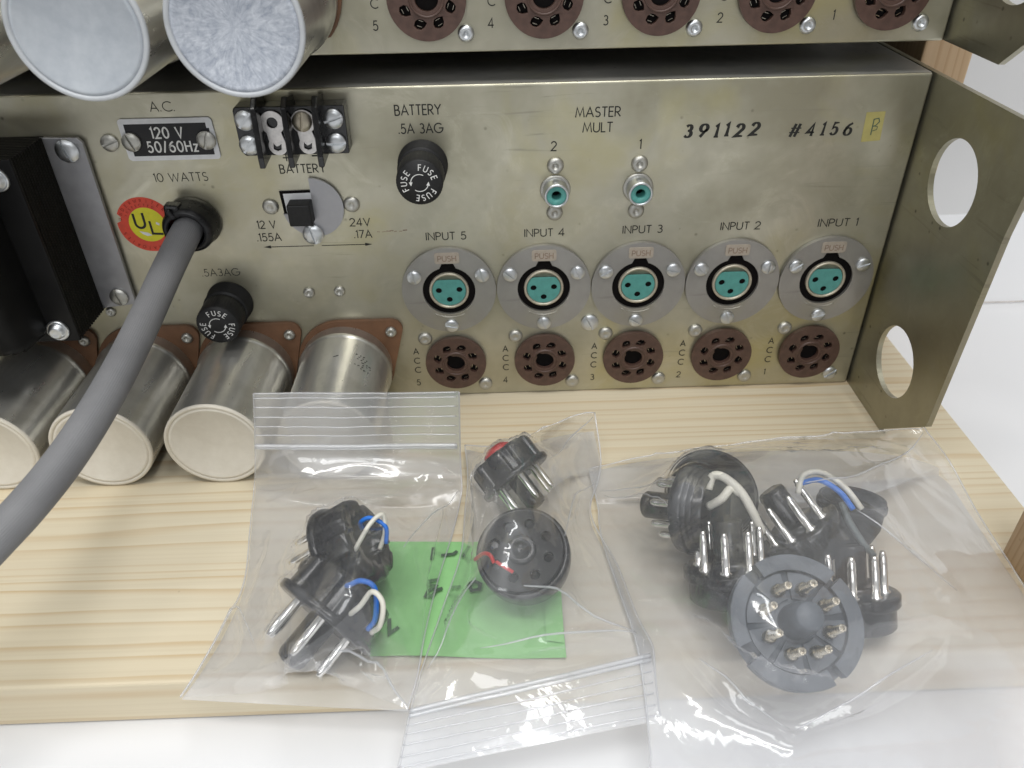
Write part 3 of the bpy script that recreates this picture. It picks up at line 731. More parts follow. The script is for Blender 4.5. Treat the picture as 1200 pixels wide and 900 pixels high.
# --- battery terminal strip
f = PM(0, 0, 0)
tb = MB().plate([(-62.4, 103.0), (-61.0, 101.4), (-28.2, 101.4), (-28.0, 116.6), (-61.9, 116.6), (-62.4, 115.4)], [], .05, 7, f).build('terminal_strip', M['black_gloss'], low, bevel=.5)
for x in (-54.5, -45.3, -36.1):
    mb = MB(); m = Matrix(((0, 0, 1, x-.9), (-1, 0, 0, 0), (0, 1, 0, 0), (0, 0, 0, 1)))
    mb.plate([(.3, 100.6), (3, 100.6), (14.0, 99.6), (14.2, 103), (12.4, 117.6), (9, 120.0), (.3, 118.4)], [], 0, 1.8, m)
    mb.build('barrier', M['black_gloss'], tb, bevel=.35)
for x, z, r in ((-58.9, 112.8, -.75), (-59.1, 105.1, -.7), (-31.7, 112.6, 1.9), (-31.8, 105.1, 1.6)): screw(tb, x, z, 3.1, 1.7, 7, r, mat='zinc', sw=.8)
def lug(x, z, mat, screwed):
    big = circle(3.6, 28, 0, 0)
    out = []
    for i in range(30):
        a = math.radians(-52+284*i/29); out.append((3.7*math.cos(a), 3.7*math.sin(a)))
    for i in range(24):
        a = math.radians(148+244*i/23); out.append((.5+2.9*math.cos(a), -7.2+2.9*math.sin(a)))
    hl = [circle(1.7, 20, 0, .1), [(.5+a, -7.2+b) for a, b in ((-1.3, .9), (-1.5, -1.0), (-.4, -1.5), (.9, -1.2), (1.2, .7), (.5, .2), (-.4, -.1))]]
    o = MB().plate(out, hl, 7.4, 8.0, PM(0, 0, 0)).build('solder_lug', M[mat], tb, bevel=.12); o.location = Vector((x, 0, z))*S
    if screwed: screw(o, -.2, .2, 3.0, 1.6, 8.0, -.15, mat='brass_screw')
    return o
lug(-50.6, 111.9, 'tin', False); lug(-41.0, 112.0, 'tin', True)
text(low, '+', -50.3, 98.5, 4.4, w=.09); text(low, '-', -41.0, 98.9, 4.0, w=.12); text(low, 'BATTERY', -45.6, 94.5, 2.8, width=15.0)
# --- voltage selector
f = PM(-44.2, 81.2, 0)
pts = [(0.1, 10.3)]+[(10.4*math.cos(math.radians(a)), 10.4*math.sin(math.radians(a))) for a in range(88, -172, -6)]+[(-10.2, -2.0), (.1, -2.0)]
ow = MB().plate([(-10.6, 5.9), (-10.2, -3.0), (.6, -3.0), (.6, 5.9)], [], .02, .25, f).build('switch_window', M['label_white'], low, bevel=-1)
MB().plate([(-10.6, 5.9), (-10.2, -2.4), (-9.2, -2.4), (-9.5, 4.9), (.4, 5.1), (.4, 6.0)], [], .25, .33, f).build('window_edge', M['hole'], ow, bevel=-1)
lk = MB().plate(pts, [], .4, 1.3, f).build('lock_plate', M['grey_plate'], low, bevel=.2)
MB().box(-7.6, .1, -4.6, 3.0, .3, 6.2, f).build('slide_knob', M['black_matte'], low, bevel=.5)
screw(lk, -45.4, 71.9, 3.6, 2.0, 1.3, .2, sw=.9)
rivet(low, -58.6, 81.7, 2.8, 0, dimple=.1); rivet(low, -31.1, 81.7, 2.8, 0, dimple=.2)
text(low, '12 V', -61.4, 75.1, 2.75, width=6.2); text(low, '.155A', -61.4, 70.4, 2.75, width=8.2)
text(low, '24V', -29.2, 75.1, 2.75, width=6.9); text(low, '.17A', -28.7, 70.6, 2.75, width=6.0)
mb = MB(); f = PM(0, 0, 0)
ribbon(mb, [(-46.4, 66.7), (-61.6, 66.7)], .26, .06, f); ribbon(mb, [(-43.6, 66.7), (-28.0, 66.7)], .26, .06, f)
mb.add([(-64.0, 66.7, .06), (-61.4, 66.1, .06), (-61.4, 67.3, .06), (-25.8, 66.7, .06), (-28.4, 66.1, .06), (-28.4, 67.3, .06)], [(0, 1, 2), (3, 5, 4)], f)
mb.build('direction_arrow', M['ink'], low, bevel=-1)
rivet(low, -51.1, 48.4, 2.1, 0, dimple=.6); rivet(low, -40.0, 48.6, 2.1, 0, dimple=.6)
mb = MB()
for k in range(7):
    x = -23.6+k*1.5+random.uniform(-.2, .2); z = 71.4+random.uniform(-.2, .2)
    ribbon(mb, [(x, z), (x+random.uniform(.7, 1.5), z+random.uniform(-.2, .2))], random.uniform(.15, .55), .05+k*.002, f)
mb.build('smudge', M['faded_ink'], low, bevel=-1)
# --- capacitors
for i, x in enumerate((-41.3, -79.4, -117.6, -155.8)):
    make_capacitor(low, x, 16.9, 'end_cream', L=48, marks=7 if i == 0 else 0)
# --- transformer
tr = MB().box(-190.5, -125.6, -22.3, -.6, 45.3, 107.5).build('transformer', M['black_core'], low, bevel=.4)
for k in range(12):                                    # lamination edges along the core
    y = -2.2-1.7*k
mb = MB()
for k in range(13): mb.box(-190.8, -125.35, -2.0-1.6*k, -1.2-1.6*k, 45.1, 107.7)
mb.build('lamination', M['black_core'], tr, bevel=-1)
MB().box(-191, -125.2, -23.6, -22.4, 44.9, 107.9).build('bell_flange', M['black_enamel'], tr, bevel=.3)
bm_ = MB(); prof = []
def bell(u, v):
    # rounded end bell: superellipse box bulging towards the viewer
    a = (u-.5)*2; b = (v-.5)*2; m_ = max(abs(a), abs(b))
    h = 26*(1-m_**5)**.42 if m_ < 1 else 0
    return (-160.5+a*26.2, -23.6-h, 76.2+b*28.0)
vs, fs = grid(44, 44, bell); MB().add(vs, fs, None, True).build('end_bell', M['black_enamel'], tr)
for x, z in ((-131.0, 102.0), (-131.2, 49.4), (-186, 102), (-186, 49.4)):
    o = MB().lathe([(3.7, 0), (3.7, .7), (3.3, 1.0), (3.0, .8), (2.6, .9), (2.4, 2.2), (1.5, 2.6), (.8, 2.2)], PM(0, 0, 0), 28, cap0=False).build('rivet', M['zinc'], tr); o.location = Vector((x, -23.6, z))*S
fp = MB().plate([(-126.6, 45.4), (-113.8, 46.8), (-113.4, 48.0), (-113.3, 105.6), (-114.6, 107.2), (-126.6, 107.6)], [], .9, 2.4, PM(0, 0, 0)).build('mounting_flange', M['grey_plate'], tr, bevel=.3)
screw(fp, -118.6, 103.3, 3.7, 1.8, 2.4, .25); screw(fp, -118.4, 50.2, 3.2, 1.6, 2.4, .2, mat='dull_zinc')
rivet(low, -124.6, 42.8, 1.9, 0)

# ================================================================== upper chassis
up = chassis_shell('mixer_chassis', 129.3, 'upper gold plated metal chassis, cut off by the top edge of the photo')
for k, t in enumerate('54321'):
    sx = -.6+34.6*k
    make_socket(up, sx, 15.6)
    o = rivet(up, sx+11.1, 5.6, 2.55, 0, mat='zinc', dimple=.9); rivet(up, sx-11.2, 27.1, 2.7, 0)
    for i, c in enumerate('ACC'): text(up, c, sx-15.6, 22.9-4.3*i, 2.5, w=.13)
    text(up, t, sx-15.9, 8.3, 2.6, w=.13)
for x, e in ((-43.6, 'end_frost'), (-81.4, 'end_pale'), (-119.2, 'end_pale'), (-157, 'end_cream')): make_capacitor(up, x, 17.9, e, L=49.5)
BAG_A = dict(G=[[[-60.2,-53.0,41.2],[-44.3,-52.5,40.5],[-28.3,-52.5,39.9],[-12.2,-52.0,38.9],[4.3,-51.0,37.9]],[[-63.3,-53.5,23.0],[-47.0,-53.5,22.3],[-30.2,-54.0,22.0],[-13.5,-53.5,21.3],[3.6,-52.0,19.3]],[[-65.3,-54.5,12.1],[-47.5,-57.0,13.5],[-30.2,-58.0,13.6],[-13.8,-57.0,12.0],[3.3,-54.0,8.6]],[[-67.5,-55.0,2.5],[-47.5,-63.4,8.0],[-28.5,-70.7,14.0],[-12.9,-66.8,10.0],[3.2,-60.9,2.5]],[[-64.5,-73.7,2.0],[-47.1,-82.3,10.0],[-23.7,-103.4,32.0],[-10.5,-97.5,24.0],[0.6,-79.0,2.0]],[[-61.1,-94.9,2.0],[-42.7,-107.6,16.0],[-20.8,-124.7,38.0],[-10.5,-113.6,22.0],[-3.1,-98.1,2.0]],[[-62.6,-112.0,2.0],[-44.9,-120.8,14.0],[-24.9,-134.4,32.0],[-13.4,-129.3,22.0],[-5.5,-116.4,3.0]],[[-65.8,-125.2,1.5],[-50.3,-129.8,8.0],[-34.3,-135.7,17.0],[-18.4,-133.9,12.0],[-6.9,-129.1,2.0]],[[-68.4,-132.4,1.0],[-50.9,-132.3,2.0],[-35.2,-131.2,4.0],[-21.8,-133.1,3.0],[-8.7,-138.2,1.0]]],
 R=[[[[0.0,0.992],[0.0,0.783],[0.0,0.7],[0.05,0.7],[0.238,0.808]],2.2,1.6],[[[0.025,0.425],[0.325,0.433],[0.625,0.417],[0.988,0.3]],1.6,2.2],[[[0.6,0.833],[0.775,0.842],[1.0,0.992]],3,2],[[[0.988,0.358],[0.875,0.467],[0.738,0.558]],2.2,2],[[[0.913,0.3],[0.875,0.533],[0.913,0.658],[0.975,0.9]],1.6,1.6],[[[0.163,0.467],[0.1,0.667],[0.213,0.833]],1.5,2],[[[0.713,0.833],[0.613,0.683]],1.2,2],[[[0.025,0.308],[0.175,0.267],[0.413,0.325]],1.5,2]])
BAG_B = dict(G=[[[4.1,-35.5,3.0],[16.5,-39.8,6.0],[33.7,-33.7,9.0],[44.5,-32.1,12.0],[51.3,-31.7,13.0]],[[5.4,-53.0,3.0],[15.2,-74.6,28.0],[26.0,-77.8,34.0],[39.1,-58.4,14.0],[51.7,-49.8,4.0]],[[4.7,-68.5,2.0],[15.1,-97.4,34.0],[24.3,-101.4,38.0],[35.3,-85.4,18.0],[45.7,-71.4,3.0]],[[3.7,-87.0,2.0],[13.1,-115.1,34.0],[23.6,-116.0,36.0],[35.3,-106.4,20.0],[50.9,-94.2,3.0]],[[-0.8,-106.4,2.0],[10.6,-124.8,26.0],[23.1,-125.7,28.0],[38.3,-116.7,12.0],[53.9,-112.6,3.0]],[[-4.8,-122.5,1.5],[9.5,-128.4,10.0],[23.9,-129.6,12.0],[41.3,-124.8,8.0],[56.6,-121.1,2.0]],[[-7.9,-137.3,1.0],[7.1,-135.3,3.0],[22.7,-132.9,4.0],[39.9,-128.6,3.0],[57.0,-124.0,1.5]],[[-8.9,-144.9,0.6],[6.9,-142.5,1.2],[22.3,-140.0,1.5],[39.1,-136.4,1.2],[56.2,-132.8,0.6]],[[-10.0,-154.0,0.2],[6.1,-151.1,0.4],[21.9,-148.3,0.5],[38.3,-145.3,0.4],[55.5,-142.9,0.2]]],
 R=[[[[0.463,0.483],[0.663,0.483],[0.95,0.608]],2.6,1.8],[[[0.25,0.625],[0.55,0.6],[0.75,0.608],[0.95,0.608]],2.4,1.8],[[[0.975,0.008],[0.75,0.075],[0.613,0.15]],2,1.8],[[[1.0,0.175],[0.838,0.217],[0.725,0.342]],2,2],[[[0.025,0.667],[0.1,0.542],[0.225,0.45]],2.2,1.8],[[[0.062,0.083],[0.138,0.267],[0.163,0.4]],1.8,1.8],[[[0.3,0.475],[0.25,0.533],[0.375,0.583]],1.6,2],[[[0.963,0.25],[0.988,0.375],[0.975,0.567]],1.2,1.6]])
BAG_C = dict(G=[[[47.6,-49.5,2.0],[69.3,-44.9,3.0],[99.8,-43.0,6.0],[128.7,-45.1,10.0],[146.7,-49.4,15.0],[158.3,-54.8,20.0]],[[48.6,-66.6,2.0],[65.0,-72.1,14.0],[83.2,-81.4,32.0],[104.5,-84.7,34.0],[131.5,-78.8,26.0],[168.8,-57.9,8.0]],[[48.1,-81.9,2.0],[62.6,-96.3,20.0],[75.1,-109.8,38.0],[94.9,-110.8,38.0],[118.6,-105.9,32.0],[169.3,-76.3,4.0]],[[50.5,-102.4,2.0],[60.3,-119.6,22.0],[71.0,-132.6,40.0],[86.9,-133.3,40.0],[111.7,-128.6,30.0],[168.6,-95.4,3.0]],[[52.7,-120.3,2.0],[64.5,-130.2,14.0],[72.8,-145.4,31.0],[86.7,-147.8,31.0],[113.3,-137.3,18.0],[167.6,-112.2,2.0]],[[52.5,-135.7,1.5],[67.5,-141.0,5.0],[80.7,-145.8,8.0],[93.1,-146.3,8.0],[119.7,-142.6,6.0],[160.3,-131.0,1.0]],[[51.7,-147.1,1.0],[68.0,-149.9,1.5],[82.4,-150.9,1.5],[96.9,-151.5,1.5],[120.1,-151.3,1.5],[152.4,-148.9,1.0]],[[50.1,-161.8,1.0],[64.8,-162.6,1.5],[78.6,-163.2,1.5],[92.3,-163.7,1.5],[114.8,-164.6,1.5],[144.4,-165.5,1.0]]],
 R=[[[[0.013,0.1],[0.138,0.15],[0.25,0.2]],2,1.8],[[[0.025,0.125],[0.15,0.2],[0.238,0.258]],2,1.8],[[[0.988,0.017],[0.85,0.142],[0.738,0.208],[0.6,0.217]],2.6,2.5],[[[0.45,0.833],[0.675,0.708],[0.85,0.608]],2.4,2],[[[0.45,0.833],[0.312,0.708],[0.2,0.617]],2.4,2],[[[0.963,0.067],[0.975,0.292],[1.0,0.458]],1,2],[[[0.738,0.275],[0.838,0.383],[0.9,0.492]],2,4],[[[0.413,0.083],[0.575,0.142],[0.775,0.092]],1.5,2.5],[[[0.537,0.558],[0.45,0.833]],1.2,2],[[[0.0,0.217],[0.15,0.325],[0.238,0.342]],1.2,2],[[[0.763,0.5],[0.85,0.508],[0.925,0.608],[0.963,0.733]],1.5,2.5]])

# ================================================================== plugs
def plug_thing(loc, axis, label, group, xh=(1, .2, .1), cat='plug', name='octal_plug'):
    m = frame((0, 0, 0), axis, xh)
    return empty(name, loc, label, cat, group, rot=m.to_euler())
def flutes(a, n=8, amp=.105):
    c = math.cos(n*a)
    return 1-amp*(1/(1+math.exp(-22*(c-.45))))
def pins(parent, n, R, L, r=1.15, mat='pin', skip=(), hollow=False, base=0):
    for i in range(n):
        if i in skip: continue
        a = 2*PI*(i+.5)/n
        m = Matrix.Translation((R*math.cos(a), R*math.sin(a), 0))
        pr = [(r*1.5, base), (r*1.5, base+.5), (r, base+.9), (r, base+L*.72), (r*.92, base+L*.86), (r*.6, base+L-.15), (r*.45, base+L)]
        if hollow: pr = [(r*1.65, base), (r*1.65, base+2.2), (r*1.3, base+2.6), (r, base+2.8), (r, base+L), (r*.6, base+L), (r*.55, base+L-1.2)]
        MB().lathe(pr, m, 14, cap0=False).build('pin', M[mat], parent)
def fluted_plug(loc, axis, label, npins=6, xh=(1, .2, .1), post=True, red=False):
    t = plug_thing(loc, axis, label, 'black fluted plugs in the two small bags', xh)
    MB().lathe([(13.2, -1.4), (13.7, -1.1), (13.7, .6), (13.3, 1.0), (4, 1.0)], None, 64, rad=lambda a: 1-.03*(math.cos(4*a) > .97)).build('flange', M['black_gloss'], t)
    hs = MB().lathe([(12.5, -1.1), (12.4, -8.6), (11.9, -9.8), (11.2, -10.2), (8.2, -10.2), (7.9, -9.6), (7.5, -5.5), (.05, -5.2)], None, 192, cap0=False, cap1=False, rad=flutes).build('grip_shell', M['black_gloss'], t)
    pins(t, npins, 8.6, 11.0, 1.05)
    if post: MB().lathe([(3.7, 1.1), (3.7, 11.4), (3.2, 12.6), (1.8, 13.2), (.3, 13.3)], None, 24).build('key_post', M['black_gloss'], t)
    if red: MB().lathe([(5.6, -10.2), (5.4, -12.0), (3.5, -13.4), (.2, -14.0)], None, 24).build('red_stud', M['red_plastic'], t)
    return t
def wire(parent, pts, r, mat, world=True):
    bpy.context.view_layer.update()
    p = smooth_path(pts, 6); inv = parent.matrix_world.inverted() if world else Matrix()
    p = [(inv @ (q*S))/S for q in p] if world else p
    mb = MB().tube(p, r, 10); return mb.build('wire', M[mat], parent)
pa = fluted_plug((-31.0, -119.0, 14.5), (-0.611, -0.720, -0.330), 'black fluted plug lowest in the left bag, its pins pointing bottom left', xh=(.8, -.3, -.4))
wire(pa, [(-27, -114, 20), (-23.5, -120, 27.0), (-20.0, -121.5, 30.2), (-16.8, -123, 29.2), (-16.8, -127, 24), (-19, -127, 20)], .62, 'wire_blue')
wire(pa, [(-24, -124, 21), (-20.0, -126, 27), (-17, -125, 30.5), (-14.6, -127, 29), (-15.5, -129, 24), (-18, -128, 20)], .62, 'wire_white')
pa.scale = (1.1, 1.1, 1.1)
pb = fluted_plug((-29.5, -99.2, 17.5), (-0.854, -0.096, -0.511), 'black fluted plug uppermost in the left bag, blue and white wires across its back', xh=(.3, .5, .4))
wire(pb, [(-23, -96, 24), (-22, -99.5, 30), (-19, -100, 32), (-15, -101.5, 30), (-15, -104, 26)], .6, 'wire_blue')
wire(pb, [(-24, -106, 24), (-22, -107, 29), (-18.5, -103, 33), (-15.6, -100, 33), (-15.4, -102, 28), (-17, -104, 24)], .62, 'wire_white')
pc = fluted_plug((21.6, -74.5, 22), (0.578, -0.632, -0.516), 'black fluted plug with a red stud at the top of the middle bag', xh=(.7, .5, .3), red=True)
pc.scale = (.86, .86, .86)
# plug seen from its round holed face
pd = plug_thing((22.3, -102.9, 19.5), (-0.149, -0.414, 0.898), 'round black plug with a ring of holes in its face, in the middle bag', 'black fluted plugs in the two small bags')
hl = [circle(1.45, 14, 7.9*math.cos(2*PI*(i+.3)/8), 7.9*math.sin(2*PI*(i+.3)/8)) for i in range(8)]
MB().plate(circle(11.6, 56), hl, .4, 2.0).build('face_plate', M['black_matte'], pd, bevel=.3)
MB().lathe([(12.9, -8), (13.3, -5), (13.3, -.4), (12.9, .5), (11.9, .6), (11.6, .2), (.1, .15)], None, 64, cap1=False).build('grip_shell', M['black_gloss'], pd)
MB().lathe([(4.2, 2.0), (4.2, 3.0), (3.8, 3.4), (2.2, 3.4), (2.0, 2.4), (.2, 2.3)], None, 28, cap0=False, cap1=False).build('centre_boss', M['black_gloss'], pd)
wire(pd, [(9, -104.5, 19), (11.5, -107, 24), (13.4, -109, 25.4), (14.4, -110.5, 24)], .55, 'red_plastic')
wire(pd, [(15.0, -110.6, 24.6), (17.2, -112.4, 24.4), (19.4, -113.2, 23.2)], .5, 'red_plastic')

GRP = 'loose octal plug pieces in the right bag'
def base_plug(loc, axis, label, xh=(1, .2, .1), mat='black_gloss', R=13.0, npins=8, pinL=11.5, name='octal_plug', post=True, notch=3, pm='pin', inner=False):
    t = plug_thing(loc, axis, label, GRP, xh, name=name)
    def nr(a):
        for k in range(notch):
            d = (a-(2*PI*k/notch+.45)+PI) % (2*PI)-PI
            if abs(d) < .11: return .90
        return 1
    MB().lathe([(R*.98, -2.6), (R, -2.2), (R, 0.2), (R*.97, .55), (R*.80, .6)], None, 144, rad=nr, cap1=True).build('rim', M[mat], t)
    MB().lathe([(R*.86, -9.0), (R*.90, -8.4), (R*.90, -2.4)], None, 48, cap0=False, cap1=False).build('skirt', M[mat], t)
    MB().lathe([(R*.60, .6), (R*.60, 2.6), (R*.55, 3.0), (.1, 3.0)], None, 40, cap0=False, cap1=False).build('pin_boss', M[mat], t)
    pins(t, npins, R*.66, pinL, 1.12, mat=pm, base=.5)
    if post: MB().lathe([(4.1, 2.8), (4.1, 13.2), (3.7, 13.8), (.1, 13.8)], None, 28, cap0=False, cap1=False, rad=lambda a: 1.12 if abs(a-1.2) < .2 else 1).build('key_post', M[mat], t)
    return t
# large grey piece in front
p1 = plug_thing((91.3, -128.0, 17.5), (0.016, -0.502, 0.865), 'grey round plug base seen face on, at the front of the right bag', GRP, (1, .1, -.1), name='octal_plug')
R1 = 17.0
def sector(a0, a1, r0, r1, n=14):
    a0, a1 = math.radians(a0), math.radians(a1)
    return [(r1*math.cos(a0+(a1-a0)*i/n), r1*math.sin(a0+(a1-a0)*i/n)) for i in range(n+1)]+[(r0*math.cos(a1+(a0-a1)*i/n), r0*math.sin(a1+(a0-a1)*i/n)) for i in range(n+1)]
for a0, a1 in ((132, 198), (214, 292), (303, 396), (42, 118)):
    MB().plate(sector(a0, a1, 13.0, R1, 18), [], -1.8, 1.8).build('rim', M['grey_bakelite'], p1, bevel=.3)
MB().lathe([(R1-1.2, -3.2), (R1-.7, -2.4), (R1-.7, -1.9), (13.2, -1.6), (13.2, .1), (.1, .1)], None, 72, cap1=False).build('floor', M['grey_bakelite'], p1)
for k in range(8):
    a0 = 45*k+6; a1 = a0+37
    MB().plate(sector(a0, a1, 5.6, 12.6, 8), [], .1, .75).build('floor_panel', M['grey_bakelite'], p1, bevel=.2)
MB().lathe([(4.5, .1), (4.4, 6), (3.5, 10.8), (3.2, 11.2), (.1, 11.2)], None, 30, cap0=False, cap1=False).build('key_post', M['grey_bakelite'], p1)
pins(p1, 8, 8.5, 9.0, 1.0, mat='dull_pin', hollow=True, base=.6)
MB().lathe([(.95, 9.6), (.95, 9.65)], None, 8).build('pin_bore_shade', M['hole'], p1)
p2 = base_plug((81.1, -105.4, 13.0), (-0.044, 0.543, 0.838), 'black octal plug standing pins up, left of the grey piece', xh=(1, 0, 0))
p3 = base_plug((71.8, -88.6, 20.0), (-0.780, 0.528, -0.335), 'black octal plug on its side with thick white wires, at the heap left end', xh=(.1, .4, .9), npins=8, pinL=7.5, R=12.6)
for k in range(3): MB().lathe([(12.9-.5*k, -3.2-1.6*k), (13.1-.5*k, -2.9-1.6*k), (13.1-.5*k, -2.2-1.6*k)], None, 48, cap0=False, cap1=False).build('thread_ring', M['black_gloss'], p3)
wire(p3, [(76, -91, 30), (77.5, -89, 33), (80, -90.5, 34), (84, -94, 32), (87, -98, 28), (90, -101, 22)], 1.25, 'wire_white')
wire(p3, [(76, -94, 26), (79, -95, 30), (82, -93, 32), (84.5, -94.5, 31)], 1.2, 'wire_white')
p4 = base_plug((104.0, -93.6, 15.0), (-0.552, 0.520, 0.652), 'black octal plug tilted left with its pins up, behind the grey piece', xh=(.9, 0, .4), R=12.6)
p5 = base_plug((113.6, -113.3, 10.0), (-0.024, 0.560, 0.828), 'black octal plug with bright pins at the right end of the heap', xh=(1, 0, 0), R=12.4)
def shell_cap(loc, axis, label, R, H, xh=(1, 0, 0), name='plug_cover'):
    t = plug_thing(loc, axis, label, GRP, xh, cat='plug cover', name=name)
    MB().lathe([(R*.42, -H), (R*.75, -H*.92), (R*.95, -H*.6), (R, -.6), (R, 0), (R*.93, 0), (R*.92, -.8), (R*.86, -H*.55), (R*.6, -H*.85), (.2, -H*.88)], None, 48, cap0=True, cap1=False).build('dome', M['black_matte'], t)
    MB().lathe([(R*1.03, -3.2), (R*1.05, -2.9), (R*1.05, -1.6), (R*1.03, -1.3)], None, 48, cap0=False, cap1=False).build('bead', M['black_matte'], t)
    return t
s1 = shell_cap((81.0, -82.4, 20.0), (0.014, -0.567, 0.824), 'round black plug cover standing behind the plug with white wires', 13.6, 11, name='plug_cover')
s2 = shell_cap((123.0, -84.5, 18.5), (0.068, 0.350, 0.934), 'black cup shaped plug cover at the top right of the heap', 9.6, 14, name='plug_cover')
wire(s2, [(103, -90, 30), (106.7, -92.5, 33.5), (111, -97, 33.0), (114, -101, 30)], .8, 'wire_blue')
wire(s2, [(102, -92, 28), (103.5, -89.5, 32.5), (108, -90, 34), (113, -95, 33), (117, -100, 29)], .85, 'wire_white')
wire(s2, [(112, -98, 30), (113, -102, 27), (116, -107, 23), (119, -109, 20)], .9, 'wire_grey')

# ================================================================== green note
g = empty('green_note', (0, 0, 0), 'bright green paper note with black marker figures, lying under the left and middle bags', 'note')
def note(u, v):
    p = (Vector((-24.0, -79.2, 0))*(1-u)+Vector((33.6, -82.0, 0))*u)*(1-v)+(Vector((-20.4, -121.6, 0))*(1-u)+Vector((33.2, -124.5, 0))*u)*v
    p.z = .5+.5*math.sin(u*7+v*3)*math.sin(v*5)+.35; return p
vs, fs = grid(24, 18, note); MB().add(vs, fs, None, True).build('paper', M['paper'], g, bevel=-1)
MB().add([(28.8, -96, 1.4), (33.8, -97, 1.5), (33.0, -120, 1.4), (28.0, -119, 1.5)], [(0, 3, 2, 1)]).build('fold_over', M['paper'], g, bevel=-1)
mb = MB()
for st in ([(-4.9, -83.4), (-5.2, -88.2)], [(-2.2, -86.6), (1.4, -86.2), (2.4, -85.2)], [(4.2, -87.2), (6.2, -83.4)],
           [(-3.0, -96.2), (-5.4, -96.6), (-5.6, -98.0), (-3.6, -98.6), (-5.6, -100.4), (-6.2, -102.2), (-4.4, -102.4), (-3.2, -100.2), (-1.6, -99.6)],
           [(1.2, -99.4), (3.8, -99.2)], [(6.2, -98.2), (8.2, -97.4), (9.8, -98.4), (9.4, -100.4), (7.2, -100.8), (6.2, -98.2)], [(-16.2, -110), (-15.6, -115), (-13.4, -113)]):
    ribbon(mb, st, 1.15, 1.6, Matrix())
mb.build('marker_figures', M['marker'], g, bevel=-1)

